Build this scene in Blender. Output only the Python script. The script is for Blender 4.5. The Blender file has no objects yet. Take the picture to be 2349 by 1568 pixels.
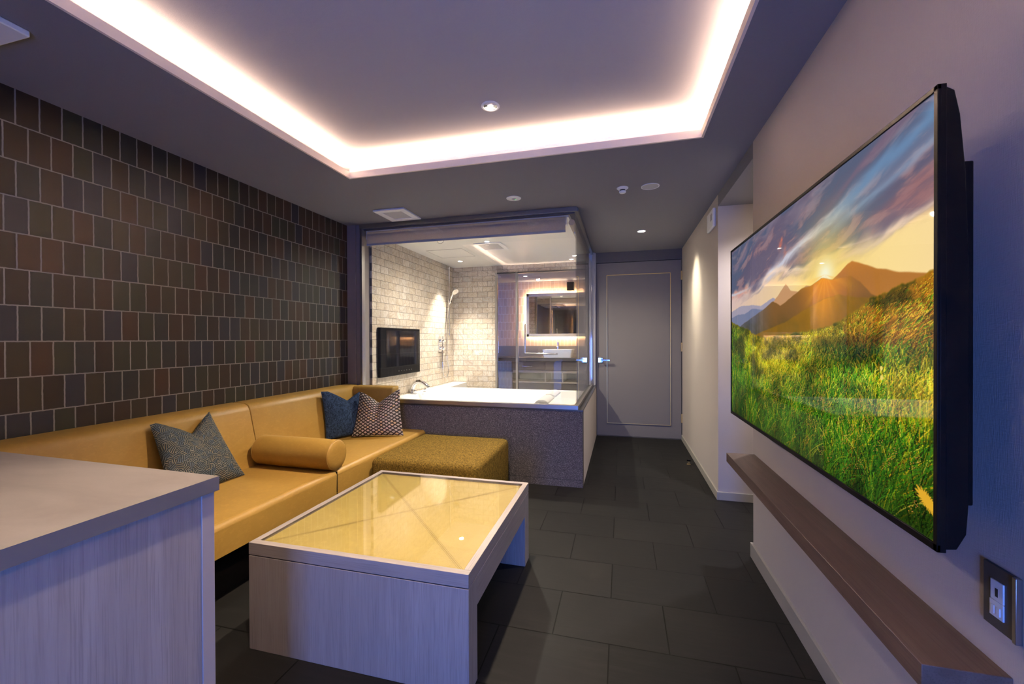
import bpy, bmesh, math, random
import numpy as np
from mathutils import Vector, Matrix

# ------------------------------------------------------------------ scene, camera, light
SC = bpy.context.scene
COL = SC.collection
IW, IH, F = 2349.0, 1568.0, 956.5
yaw, pit, rol = 2.57335647e-01, -5.76334710e-03, -4.14423673e-03
CAMH = 1.2


def cam_axes():
    r = Vector((math.cos(yaw), math.sin(yaw), 0))
    f = Vector((-math.sin(yaw), math.cos(yaw), 0))
    u = Vector((0, 0, 1))
    f2 = f * math.cos(pit) + u * math.sin(pit)
    u2 = u * math.cos(pit) - f * math.sin(pit)
    r3 = r * math.cos(rol) + u2 * math.sin(rol)
    u3 = u2 * math.cos(rol) - r * math.sin(rol)
    return r3, u3, f2


r3, u3, f2 = cam_axes()
cam = bpy.data.cameras.new('camera')
cam.sensor_fit = 'HORIZONTAL'
cam.sensor_width = 36.0
cam.lens = 36.0 * F / IW
cam.clip_start = 0.02
camo = bpy.data.objects.new('camera', cam)
COL.objects.link(camo)
camo.matrix_world = Matrix(((r3.x, u3.x, -f2.x, 0), (r3.y, u3.y, -f2.y, 0), (r3.z, u3.z, -f2.z, CAMH), (0, 0, 0, 1)))
SC.camera = camo

SC.view_settings.view_transform = 'Standard'
SC.view_settings.look = 'None'
SC.view_settings.gamma = 1.0
SC.view_settings.use_curve_mapping = False
SC.view_settings.exposure = 0.0
SC.cycles.max_bounces = 7
SC.cycles.diffuse_bounces = 4
SC.cycles.glossy_bounces = 4
SC.cycles.transparent_max_bounces = 12
SC.cycles.transmission_bounces = 4
SC.cycles.caustics_reflective = False
SC.cycles.caustics_refractive = False
SC.cycles.sample_clamp_indirect = 20.0
SC.cycles.use_denoising = True

# dusk sky outside the window behind the camera
W = bpy.data.worlds.new('dusk_sky')
SC.world = W
W.use_nodes = True
W.node_tree.nodes['Background'].inputs[0].default_value = (0.12, 0.26, 1.0, 1)
W.node_tree.nodes['Background'].inputs[1].default_value = 48.0


def light(name, kind, loc, power, color, parent=None, rot=(0, 0, 0), **kw):
    l = bpy.data.lights.new(name, kind)
    l.energy = power
    l.color = color
    for k, v in kw.items():
        if k != 'portal':
            setattr(l, k, v)
    if kw.get('portal'):
        l.cycles.is_portal = True
    o = bpy.data.objects.new(name, l)
    COL.objects.link(o)
    o.location = loc
    o.rotation_euler = rot
    if parent:
        o.parent = parent
        o.location = Vector(loc) - parent.location
    return o


WARM = (1.0, 0.72, 0.50)
SOFT = (1.0, 0.80, 0.60)
NEUT = (1.0, 0.90, 0.76)
PI = math.pi
# window portal (behind the camera)
WX0, WX1, WZ0, WZ1, WY = -0.30, 0.36, 0.06, 1.30, -1.50
light('window_portal', 'AREA', ((WX0 + WX1) / 2, WY + 0.02, (WZ0 + WZ1) / 2), 1, (1, 1, 1), rot=(PI / 2, 0, 0),
      shape='RECTANGLE', size=WX1 - WX0, size_y=WZ1 - WZ0, portal=True)

# room numbers ------------------------------------------------------
XL, XR = -2.487, 0.695           # left tiled wall, right wall
YP = 3.391                       # plane of the bath enclosure
YD = 5.30                        # plane of the door
ZC = 2.272                       # flat ceiling
TX0, TX1, TY0, TY1 = -1.749, 0.424, 0.37, 2.417   # ceiling tray opening
ZT = 2.42                        # tray ceiling
BX, BY, BZ = -2.33, 5.56, 2.226  # bath left wall, back wall, ceiling
ZR = 0.60                        # tub rim
CW = 0.30                        # cove depth behind the lip
VY = 7.0                         # vanity wall

# LED strips in the cove (rest on the trough floor, shine up at the tray ceiling)
CY = 2.382
COVE = 92.0
for (cx, cy, L, rz) in (((TX0 + TX1) / 2, TY1 + 0.075, TX1 - TX0 + 0.1, 0), ((TX0 + TX1) / 2, TY0 - 0.075, TX1 - TX0 + 0.1, 0),
                        (TX0 - 0.075, (TY0 + TY1) / 2, TY1 - TY0 + 0.1, PI / 2), (TX1 + 0.075, (TY0 + TY1) / 2, TY1 - TY0 + 0.1, PI / 2)):
    light('cove_strip_light', 'AREA', (cx, cy, CY), COVE * L / 2.1, WARM, rot=(PI, 0, rz), shape='RECTANGLE', size=L, size_y=0.02, spread=3.05)


# ------------------------------------------------------------------ node helpers
class NB:
    def __init__(s, name):
        s.m = bpy.data.materials.new(name)
        s.m.use_nodes = True
        s.nt = s.m.node_tree
        s.nt.nodes.clear()
        s.out = s.nt.nodes.new('ShaderNodeOutputMaterial')

    def n(s, t, **kw):
        x = s.nt.nodes.new(t)
        for k, v in kw.items():
            if k.startswith('_'):
                setattr(x, k[1:], v)
        for k, v in kw.items():
            if not k.startswith('_'):
                i = int(k[1:]) if k[0] == 'i' and k[1:].isdigit() else k.replace('__', ' ')
                s.put(x.inputs[i], v)
        return x

    def put(s, inp, v):
        if isinstance(v, bpy.types.NodeSocket):
            s.nt.links.new(v, inp)
        elif isinstance(v, bpy.types.Node):
            s.nt.links.new(v.outputs[0], inp)
        else:
            if isinstance(v, tuple) and len(v) == 3 and inp.type == 'RGBA':
                v = v + (1,)
            inp.default_value = v

    def math(s, op, a, b=0.0, c=0.0):
        x = s.nt.nodes.new('ShaderNodeMath')
        x.operation = op
        s.put(x.inputs[0], a)
        s.put(x.inputs[1], b)
        s.put(x.inputs[2], c)
        return x.outputs[0]

    def mix(s, f, a, b, blend='MIX'):
        x = s.nt.nodes.new('ShaderNodeMix')
        x.data_type = 'RGBA'
        x.blend_type = blend
        s.put(x.inputs[0], f)
        s.put(x.inputs[6], a)
        s.put(x.inputs[7], b)
        return x.outputs[2]

    def ramp(s, f, stops, interp='LINEAR'):
        x = s.nt.nodes.new('ShaderNodeValToRGB')
        cr = x.color_ramp
        cr.interpolation = interp
        while len(cr.elements) < len(stops):
            cr.elements.new(0.5)
        for e, (p, c) in zip(cr.elements, stops):
            e.position = p
            e.color = (c + (1,)) if isinstance(c, tuple) else (c, c, c, 1)
        s.put(x.inputs[0], f)
        return x.outputs[0]

    def pos(s):
        return s.nt.nodes.new('ShaderNodeNewGeometry').outputs['Position']

    def objc(s):
        return s.nt.nodes.new('ShaderNodeTexCoord').outputs['Object']

    def uv(s):
        return s.nt.nodes.new('ShaderNodeTexCoord').outputs['UV']

    def sep(s, v):
        x = s.n('ShaderNodeSeparateXYZ', i0=v)
        return x.outputs[0], x.outputs[1], x.outputs[2]

    def comb(s, a, b, c=0.0):
        return s.n('ShaderNodeCombineXYZ', i0=a, i1=b, i2=c).outputs[0]

    def scale(s, v, sc):
        x = s.nt.nodes.new('ShaderNodeVectorMath')
        x.operation = 'MULTIPLY'
        s.put(x.inputs[0], v)
        s.put(x.inputs[1], sc)
        return x.outputs[0]

    def noise(s, v, sc, det=3.0, rough=0.5, dist=0.0):
        return s.n('ShaderNodeTexNoise', Vector=v, Scale=sc, Detail=det, Roughness=rough, Distortion=dist).outputs[0]

    def bump(s, h, strength=0.3, dist=0.002):
        return s.n('ShaderNodeBump', Strength=strength, Distance=dist, Height=h).outputs[0]

    def bsdf(s, **kw):
        b = s.n('ShaderNodeBsdfPrincipled', **kw)
        s.nt.links.new(b.outputs[0], s.out.inputs[0])
        return s.m


def plain(name, col, rough=0.5, metal=0.0, spec=0.5, **kw):
    return NB(name).bsdf(Base__Color=col, Roughness=rough, Metallic=metal, Specular__IOR__Level=spec, **kw)


def emit(name, col, st):
    b = NB(name)
    e = b.n('ShaderNodeEmission', Color=col, Strength=st)
    b.nt.links.new(e.outputs[0], b.out.inputs[0])
    return b.m


def brick(b, u, v, w, h, mortar, smooth=0.1, seed=0.0):
    """brick node set to give a random grey per tile; returns (tile value, mortar mask)"""
    x = b.n('ShaderNodeTexBrick', Vector=b.comb(u, v, 0.0), Color1=(0, 0, 0), Color2=(1, 1, 1), Mortar=(0, 0, 0), Scale=1.0,
            Mortar__Size=mortar, Mortar__Smooth=smooth, Bias=0.0, Brick__Width=w, Row__Height=h)
    x.offset = 0.5
    x.offset_frequency = 2
    x.squash = 1.0
    return x.outputs[0], x.outputs[1]


# ------------------------------------------------------------------ materials
M = {}


def m_dark_tile():
    b = NB('dark_brown_glazed_tile')
    p = b.pos()
    x, y, z = b.sep(p)
    wob = b.noise(p, 38.0, 2.0)
    wob2 = b.noise(b.scale(p, (1.0, 1.3, 0.8)), 55.0, 2.0)
    u = b.math('ADD', b.math('ADD', y, -1.143 + 0.0765 * 60), b.math('MULTIPLY', b.math('SUBTRACT', wob, 0.5), 0.0035))
    v = b.math('ADD', b.math('ADD', z, -1.9685 + 0.1535 * 19), b.math('MULTIPLY', b.math('SUBTRACT', wob2, 0.5), 0.0035))
    t, m = brick(b, u, v, 0.0765, 0.1535, 0.0030, 0.15)
    c = b.ramp(t, [(0.0, (0.044, 0.026, 0.016)), (0.18, (0.068, 0.036, 0.018)), (0.36, (0.034, 0.036, 0.032)), (0.50, (0.060, 0.043, 0.020)),
                   (0.64, (0.088, 0.040, 0.019)), (0.78, (0.036, 0.036, 0.052)), (0.90, (0.050, 0.050, 0.026))], 'CONSTANT')
    mot = b.noise(p, 22.0, 5.0, 0.6)
    c = b.mix(0.3, b.mix(b.math('MULTIPLY', mot, 0.4), c, (0.070, 0.052, 0.030)), (0, 0, 0))
    col = b.mix(m, b.mix(0.25, c, (0, 0, 0)), (0.225, 0.205, 0.19))
    h = b.math('ADD', b.math('SUBTRACT', 1.0, m), b.math('MULTIPLY', b.noise(p, 160.0, 3.0), 0.25))
    return b.bsdf(Base__Color=col, Roughness=b.math('ADD', 0.52, b.math('MULTIPLY', m, 0.4)), Normal=b.bump(h, 0.5, 0.002), Specular__IOR__Level=0.35)


def m_stone(axis):
    b = NB('beige_limestone_tile')
    p = b.pos()
    x, y, z = b.sep(p)
    a = y if axis == 'y' else x
    u = b.math('ADD', a, 2.182 + 0.147 * 20)
    v = b.math('ADD', z, -2.019 + 0.074 * 41)
    t, m = brick(b, u, v, 0.147, 0.074, 0.0021, 0.05)
    cell = b.n('ShaderNodeTexWhiteNoise', _noise_dimensions='1D', W=b.math('MULTIPLY', t, 91.7))
    base = b.ramp(t, [(0, (0.42, 0.37, 0.31)), (0.3, (0.58, 0.51, 0.43)), (0.6, (0.50, 0.42, 0.32)), (0.8, (0.62, 0.57, 0.50)), (1, (0.42, 0.39, 0.355))])
    off = b.scale(cell.outputs[1], (7.0, 7.0, 7.0))
    vm = b.nt.nodes.new('ShaderNodeVectorMath')
    vm.operation = 'ADD'
    b.put(vm.inputs[0], p)
    b.put(vm.inputs[1], off)
    rotv = b.n('ShaderNodeVectorRotate', Vector=vm.outputs[0], Angle=b.math('MULTIPLY', t, 6.0), Axis=(1.0, 0.0, 0.0) if axis == 'y' else (0.0, 1.0, 0.0))
    ve = b.noise(b.scale(rotv.outputs[0], (6.0, 1.0, 6.0) if axis == 'y' else (1.0, 6.0, 6.0)), 6.0, 6.0, 0.62, 0.8)
    c = b.mix(b.ramp(ve, [(0.42, 0.0), (0.5, 0.75), (0.58, 0.0)]), base, (0.36, 0.27, 0.19))
    c = b.mix(b.ramp(b.noise(rotv.outputs[0], 30.0, 5.0, 0.7), [(0.4, 0.0), (0.75, 0.5)]), c, (0.70, 0.66, 0.60))
    col = b.mix(m, c, (0.15, 0.135, 0.12))
    return b.bsdf(Base__Color=col, Roughness=0.55, Normal=b.bump(b.math('SUBTRACT', 1.0, m), 0.5, 0.0015), Specular__IOR__Level=0.3)


def m_floor():
    b = NB('charcoal_floor_tile')
    p = b.pos()
    x, y, z = b.sep(p)
    u = b.math('ADD', x, -0.174 + 0.4505 * 40)
    v = b.math('ADD', y, -1.677 + 0.3015 * 41)
    t, m = brick(b, u, v, 0.4505, 0.3015, 0.0024, 0.0)
    st = b.noise(b.scale(p, (2.0, 22.0, 1.0)), 2.2, 6.0, 0.65, 0.4)
    cl = b.noise(p, 3.0, 3.0)
    c = b.ramp(t, [(0, (0.014, 0.0138, 0.0135)), (0.5, (0.019, 0.0185, 0.0175)), (1, (0.016, 0.0156, 0.015))])
    c = b.mix(b.ramp(st, [(0.45, 0.0), (0.75, 0.40)]), c, (0.034, 0.032, 0.030))
    c = b.mix(b.ramp(cl, [(0.35, 0.3), (0.65, 0.0)]), c, (0.013, 0.013, 0.013))
    col = b.mix(m, c, (0.005, 0.0045, 0.004))
    h = b.math('ADD', b.math('SUBTRACT', 1.0, m), b.math('MULTIPLY', st, 0.3))
    return b.bsdf(Base__Color=col, Roughness=b.math('ADD', 0.40, b.math('MULTIPLY', st, 0.2)), Normal=b.bump(h, 0.5, 0.0015), Specular__IOR__Level=0.11)


def m_vanity_tile():
    b = NB('peach_vertical_tile')
    p = b.pos()
    x, y, z = b.sep(p)
    u = b.math('ADD', x, 5.0)
    v = b.math('ADD', z, 5.03)
    t, m = brick(b, u, v, 0.064, 0.139, 0.0024, 0.1)
    c = b.ramp(t, [(0, (0.50, 0.33, 0.22)), (0.5, (0.56, 0.38, 0.26)), (1, (0.46, 0.31, 0.22))])
    col = b.mix(m, c, (0.72, 0.62, 0.52))
    return b.bsdf(Base__Color=col, Roughness=0.4, Normal=b.bump(b.math('SUBTRACT', 1.0, m), 0.4, 0.0015))


def m_wallpaper(name, col):
    b = NB(name)
    p = b.pos()
    w1 = b.noise(b.scale(p, (1.0, 1.0, 0.12)), 420.0, 2.0)
    w2 = b.noise(b.scale(p, (0.2, 0.2, 1.0)), 420.0, 2.0)
    w = b.math('ADD', w1, w2)
    c = b.mix(b.ramp(w, [(0.35, 0.0), (0.65, 1.0)]), tuple(k * 0.86 for k in col), tuple(min(1, k * 1.08) for k in col))
    return b.bsdf(Base__Color=c, Roughness=0.85, Normal=b.bump(w, 0.35, 0.001), Specular__IOR__Level=0.2)


def m_speckle():
    b = NB('speckled_mauve_stone')
    p = b.pos()
    n1 = b.noise(p, 190.0, 2.0, 0.7)
    n2 = b.noise(p, 330.0, 1.0, 0.6)
    c = b.ramp(n1, [(0.36, (0.040, 0.036, 0.040)), (0.5, (0.080, 0.072, 0.077)), (0.62, (0.16, 0.145, 0.15)), (0.72, (0.34, 0.32, 0.33))])
    c = b.mix(b.ramp(n2, [(0.60, 0.0), (0.68, 0.6)]), c, (0.36, 0.34, 0.35))
    x, y, z = b.sep(p)
    return b.bsdf(Base__Color=c, Roughness=0.6, Specular__IOR__Level=0.3)


def m_wood(name, a, c2, grain='z', sc=1.0, rough=0.45):
    b = NB(name)
    p = b.objc()
    st = {'z': (16.0, 16.0, 0.8), 'x': (0.8, 16.0, 16.0), 'y': (16.0, 0.8, 16.0)}[grain]
    v = b.scale(p, tuple(k * sc for k in st))
    n1 = b.noise(v, 1.6, 7.0, 0.65, 0.9)
    fine = b.noise(b.scale(p, tuple(k * sc * (9.0 if k > 1 else 4.0) for k in st)), 2.0, 3.0, 0.6)
    broad = b.noise(b.scale(p, {'z': (3.2, 3.2, 0.1), 'x': (0.1, 3.2, 3.2), 'y': (3.2, 0.1, 3.2)}[grain]), 1.7, 2.0)
    c = b.mix(b.ramp(n1, [(0.38, 0.0), (0.62, 1.0)]), a, c2)
    c = b.mix(b.ramp(fine, [(0.36, 0.55), (0.50, 0.0)]), c, tuple(k * 0.70 for k in a))
    c = b.mix(b.ramp(broad, [(0.3, 0.35), (0.7, 0.0)]), c, tuple(k * 0.82 for k in a))
    return b.bsdf(Base__Color=c, Roughness=rough, Normal=b.bump(fine, 0.25, 0.0008), Specular__IOR__Level=0.4)


def m_leather(name, col, dark, rough=0.42):
    b = NB(name)
    p = b.objc()
    n1 = b.noise(p, 5.0, 5.0, 0.6, 0.5)
    n2 = b.noise(b.scale(p, (1.0, 1.0, 2.0)), 34.0, 4.0, 0.6, 1.0)
    vo = b.n('ShaderNodeTexVoronoi', Vector=p, Scale=420.0)
    c = b.mix(b.ramp(n1, [(0.35, 0.0), (0.7, 0.6)]), col, dark)
    c = b.mix(b.ramp(n2, [(0.5, 0.0), (0.75, 0.35)]), c, tuple(min(1, k * 1.35) for k in col))
    h = b.math('ADD', b.math('MULTIPLY', vo.outputs[0], 0.4), n2)
    return b.bsdf(Base__Color=c, Roughness=rough, Normal=b.bump(h, 0.2, 0.0012), Specular__IOR__Level=0.4)


def m_weave(name, c1, c2, sc=300.0, rough=0.9, ax=(1, 1, 1)):
    b = NB(name)
    p = b.objc()
    n1 = b.noise(b.scale(p, (0.35, 1.0, 1.0)), sc, 2.0, 0.6)
    n2 = b.noise(b.scale(p, (1.0, 0.35, 0.35)), sc, 2.0, 0.6)
    w = b.math('MULTIPLY', b.math('ADD', n1, n2), 0.5)
    c = b.ramp(w, [(0.38, c1), (0.62, c2)])
    return b.bsdf(Base__Color=c, Roughness=rough, Normal=b.bump(w, 0.5, 0.0015), Specular__IOR__Level=0.12)


def m_diamond():
    b = NB('diamond_jacquard')
    u, v, _ = b.sep(b.uv())
    fu = b.math('MULTIPLY', u, 9.0)
    fv = b.math('MULTIPLY', v, 13.0)
    s1 = b.math('ADD', fu, fv)
    s2 = b.math('SUBTRACT', fu, fv)
    d1 = b.math('ABSOLUTE', b.math('SUBTRACT', b.math('FRACT', s1), 0.5))
    d2 = b.math('ABSOLUTE', b.math('SUBTRACT', b.math('FRACT', s2), 0.5))
    mx = b.math('MAXIMUM', d1, d2)
    wn = b.n('ShaderNodeTexWhiteNoise', _noise_dimensions='2D', Vector=b.comb(b.math('FLOOR', s1), b.math('FLOOR', s2)))
    c = b.ramp(wn.outputs[0], [(0, (0.38, 0.32, 0.30)), (0.35, (0.46, 0.39, 0.36)), (0.6, (0.52, 0.38, 0.38)), (0.8, (0.55, 0.38, 0.24)), (0.92, (0.42, 0.38, 0.36))], 'CONSTANT')
    c = b.mix(b.ramp(mx, [(0.30, 0.0), (0.33, 1.0)]), c, (0.018, 0.010, 0.009))
    return b.bsdf(Base__Color=c, Roughness=0.55, Specular__IOR__Level=0.4)


def m_hatch():
    b = NB('teal_hatched_jacquard')
    uvv = b.uv()
    jit = b.n('ShaderNodeTexNoise', Vector=uvv, Scale=9.0, Detail=1.0)
    vo = b.n('ShaderNodeTexVoronoi', Vector=uvv, Scale=17.0, _feature='F1')
    rnd = b.sep(vo.outputs['Color'])[0]
    rot = b.n('ShaderNodeVectorRotate', Vector=uvv, Angle=b.math('MULTIPLY', rnd, 3.14), Axis=(0.0, 0.0, 1.0))
    u, v, _ = b.sep(rot.outputs[0])
    ln = b.math('ABSOLUTE', b.math('SUBTRACT', b.math('FRACT', b.math('MULTIPLY', u, 44.0)), 0.5))
    msk = b.ramp(ln, [(0.09, 1.0), (0.15, 0.0)])
    sel = b.ramp(b.sep(vo.outputs['Color'])[1], [(0.0, 0.6), (1.0, 1.0)])
    lc = b.ramp(b.sep(vo.outputs['Color'])[2], [(0, (0.55, 0.44, 0.27)), (0.6, (0.42, 0.42, 0.36)), (1, (0.14, 0.22, 0.36))])
    c = b.mix(b.math('MULTIPLY', msk, sel), (0.030, 0.043, 0.052), lc)
    c = b.mix(0.3, c, (0.0, 0.004, 0.006))
    return b.bsdf(Base__Color=c, Roughness=0.7, Specular__IOR__Level=0.3)


def m_glass(name='clear_glass', tint=(0.98, 0.99, 0.985), f0=0.065, pw=5.0):
    b = NB(name)
    lw = b.n('ShaderNodeLayerWeight', Blend=0.5)
    fz = b.math('ADD', f0, b.math('MULTIPLY', b.math('POWER', lw.outputs['Facing'], pw), 1 - f0))
    tr = b.n('ShaderNodeBsdfTransparent', Color=tint)
    gl = b.n('ShaderNodeBsdfGlossy', Color=(1, 1, 1), Roughness=0.0)
    mx = b.n('ShaderNodeMixShader', i0=fz, i1=tr, i2=gl)
    b.nt.links.new(mx.outputs[0], b.out.inputs[0])
    return b.m


def m_screen():
    b = NB('landscape_screen')
    a = b.n('ShaderNodeAttribute', _attribute_name='picture')
    e = b.n('ShaderNodeEmission', Color=a.outputs[0], Strength=1.0)
    g = b.n('ShaderNodeBsdfGlossy', Color=(1, 1, 1), Roughness=0.02)
    lw = b.n('ShaderNodeLayerWeight', Blend=0.5)
    fz = b.math('ADD', 0.03, b.math('MULTIPLY', b.math('POWER', lw.outputs['Facing'], 5.0), 0.5))
    g.inputs[0].default_value = (0.8, 0.8, 0.8, 1)
    sc = b.n('ShaderNodeMixShader', i0=fz, i1=e, i2=g)
    b.nt.links.new(sc.outputs[0], b.out.inputs[0])
    return b.m


M['dark_tile'] = m_dark_tile()
M['stone_y'] = m_stone('y')
M['stone_x'] = m_stone('x')
M['floor'] = m_floor()
M['vtile'] = m_vanity_tile()
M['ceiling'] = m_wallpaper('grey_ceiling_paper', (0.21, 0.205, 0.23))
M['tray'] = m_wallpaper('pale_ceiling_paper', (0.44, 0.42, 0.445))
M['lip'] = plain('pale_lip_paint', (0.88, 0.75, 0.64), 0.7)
M['wall'] = m_wallpaper('greige_wallpaper', (0.50, 0.445, 0.41))
M['wall_dark'] = plain('dark_taupe_paint', (0.115, 0.105, 0.105), 0.6)
M['door'] = m_wallpaper('taupe_door_laminate', (0.215, 0.195, 0.190))
M['baseboard'] = plain('beige_baseboard', (0.40, 0.375, 0.33), 0.45)
M['speckle'] = m_speckle()
M['bathceil'] = plain('white_bath_ceiling', (0.88, 0.87, 0.85), 0.3)
M['chrome'] = plain('chrome', (0.80, 0.80, 0.82), 0.08, 1.0)
M['steel'] = plain('brushed_steel', (0.42, 0.40, 0.38), 0.36, 1.0)
M['steel_dark'] = plain('dark_steel', (0.10, 0.10, 0.095), 0.3, 0.8)
M['brass'] = plain('brass', (0.72, 0.50, 0.18), 0.35, 0.8)
M['black'] = plain('black_plastic', (0.004, 0.004, 0.0045), 0.4, spec=0.12)
M['blackgloss'] = plain('black_gloss', (0.006, 0.006, 0.007), 0.05)
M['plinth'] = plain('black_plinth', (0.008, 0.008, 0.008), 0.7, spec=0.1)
M['white'] = plain('white_plastic', (0.86, 0.85, 0.86), 0.4)
M['porcelain'] = plain('white_acrylic', (0.88, 0.88, 0.87), 0.12)
M['grille'] = plain('grey_grille', (0.45, 0.44, 0.46), 0.6)
M['slot'] = plain('dark_slot', (0.02, 0.02, 0.022), 0.6)
def m_blind():
    b = NB('beige_blind_fabric')
    n = b.noise(b.scale(b.objc(), (0.4, 1.0, 1.0)), 500.0, 2.0)
    c = b.ramp(n, [(0.4, (0.72, 0.63, 0.55)), (0.6, (0.82, 0.73, 0.65))])
    d = b.n('ShaderNodeBsdfDiffuse', Color=c)
    t = b.n('ShaderNodeBsdfTranslucent', Color=c)
    mx = b.n('ShaderNodeMixShader', i0=0.55, i1=d, i2=t)
    b.nt.links.new(mx.outputs[0], b.out.inputs[0])
    return b.m


M['blind'] = m_blind()
M['leather'] = m_leather('mustard_leather', (0.41, 0.245, 0.054), (0.34, 0.192, 0.038))
M['leather_table'] = m_leather('pale_mustard_leather', (0.50, 0.395, 0.13), (0.45, 0.34, 0.10), 0.5)
M['ottoman'] = m_weave('olive_mustard_weave', (0.050, 0.032, 0.006), (0.26, 0.165, 0.030), 250.0)
M['navy'] = m_weave('navy_linen', (0.008, 0.014, 0.034), (0.035, 0.065, 0.135), 130.0)
M['diamond'] = m_diamond()
M['hatch'] = m_hatch()
M['oak_z'] = m_wood('greyed_oak_vertical', (0.33, 0.285, 0.265), (0.385, 0.34, 0.32), 'z')
M['oak_x'] = m_wood('greyed_oak_across', (0.33, 0.285, 0.265), (0.385, 0.34, 0.32), 'x')
M['oak_y'] = m_wood('greyed_oak_along', (0.33, 0.285, 0.265), (0.385, 0.34, 0.32), 'y')
M['oak_shelf'] = m_wood('brown_oak_along', (0.125, 0.083, 0.062), (0.17, 0.118, 0.092), 'y')
M['counter'] = None
M['glass'] = m_glass()
M['glass_dark'] = m_glass('smoked_glass', (0.84, 0.80, 0.73), 0.05)
M['tableglass'] = m_glass('table_glass', (0.99, 0.98, 0.94), 0.045)
M['mirror'] = plain('mirror', (0.85, 0.86, 0.85), 0.0, 1.0)
M['vwood'] = m_wood('brown_walnut', (0.13, 0.10, 0.075), (0.17, 0.13, 0.10), 'x')
M['vedge'] = plain('pale_wood_edge', (0.36, 0.29, 0.22), 0.5)
M['plate'] = plain('dark_wall_plate', (0.055, 0.054, 0.058), 0.35)
M['led'] = emit('led_glow', (1.0, 0.74, 0.48), 120.0)
M['lamp'] = emit('lamp_glow', (1.0, 0.88, 0.70), 120.0)
M['led_green'] = emit('green_indicator', (0.3, 1.0, 0.35), 1.5)
M['screen'] = m_screen()


def m_counter():
    b = NB('greige_stone_counter')
    p = b.objc()
    n = b.noise(b.scale(p, (1.5, 4.0, 1.0)), 2.0, 5.0, 0.6, 0.8)
    f = b.noise(p, 260.0, 2.0)
    c = b.ramp(n, [(0.3, (0.30, 0.265, 0.235)), (0.5, (0.36, 0.32, 0.285)), (0.7, (0.40, 0.36, 0.32))])
    c = b.mix(b.math('MULTIPLY', f, 0.25), c, (0.26, 0.23, 0.21))
    return b.bsdf(Base__Color=c, Roughness=0.42, Specular__IOR__Level=0.4)


M['counter'] = m_counter()

# ------------------------------------------------------------------ mesh helpers
ORG = {}


def org(o):
    return ORG.get(o.name, Vector((0, 0, 0)))


def thing(name, label, cat, loc=(0, 0, 0), group=None):
    o = bpy.data.objects.new(name, None)
    o.empty_display_size = 0.05
    COL.objects.link(o)
    o.location = loc
    ORG[o.name] = Vector(loc)
    o['label'] = label
    o['category'] = cat
    if group:
        o['group'] = group
    return o


def obj(name, bm, mat, parent=None, bevel=0.0, seg=2, smooth=False, label=None, origin=None):
    """bm is in world coordinates; one mesh object"""
    og = org(parent) if parent else (Vector(origin) if origin else Vector((0, 0, 0)))
    bmesh.ops.recalc_face_normals(bm, faces=bm.faces[:])
    bmesh.ops.translate(bm, vec=-og, verts=bm.verts[:])
    me = bpy.data.meshes.new(name)
    bm.to_mesh(me)
    bm.free()
    mats = mat if isinstance(mat, (list, tuple)) else [mat]
    for mm in mats:
        me.materials.append(mm)
    o = bpy.data.objects.new(name, me)
    COL.objects.link(o)
    ORG[o.name] = og
    if parent:
        o.parent = parent
    elif origin:
        o.location = og
    if bevel > 0:
        md = o.modifiers.new('bevel', 'BEVEL')
        md.width = bevel
        md.segments = seg
        md.limit_method = 'ANGLE'
        md.angle_limit = math.radians(40)
    if smooth or bevel > 0:
        for p in me.polygons:
            p.use_smooth = True
        me.set_sharp_from_angle(angle=math.radians(50 if smooth else 35))
    if label:
        o['label'] = label
    return o


def tag(o, label, cat, group=None):
    o['label'] = label
    o['category'] = cat
    if group:
        o['group'] = group
    return o


def struct(name, bm, mat, parent=None, **kw):
    o = obj(name, bm, mat, parent, **kw)
    if not parent:
        o['kind'] = 'structure'
    return o


def box(bm, x0, x1, y0, y1, z0, z1, mi=0):
    vs = [bm.verts.new((x, y, z)) for z in (z0, z1) for y in (y0, y1) for x in (x0, x1)]
    for f in ((0, 2, 3, 1), (4, 5, 7, 6), (0, 1, 5, 4), (2, 6, 7, 3), (0, 4, 6, 2), (1, 3, 7, 5)):
        bm.faces.new([vs[i] for i in f]).material_index = mi
    return bm


def B(*a):
    bm = bmesh.new()
    if a and isinstance(a[0], (tuple, list)):
        for t in a:
            box(bm, *t)
    elif a:
        box(bm, *a)
    return bm


def prism(bm, pts, axis, a0, a1):
    """extrude polygon pts (2D) along axis from a0 to a1; other axes in cyclic xyz order"""
    def mk(p, a):
        if axis == 'x':
            return (a, p[0], p[1])
        if axis == 'y':
            return (p[0], a, p[1])
        return (p[0], p[1], a)
    v0 = [bm.verts.new(mk(p, a0)) for p in pts]
    v1 = [bm.verts.new(mk(p, a1)) for p in pts]
    bm.faces.new(v0)
    bm.faces.new(v1[::-1])
    n = len(pts)
    for i in range(n):
        bm.faces.new((v0[i], v0[(i + 1) % n], v1[(i + 1) % n], v1[i]))
    return bm


def frame_of(d):
    d = d.normalized()
    a = Vector((0, 0, 1)) if abs(d.z) < 0.9 else Vector((1, 0, 0))
    u = d.cross(a).normalized()
    return u, d.cross(u).normalized()


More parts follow.
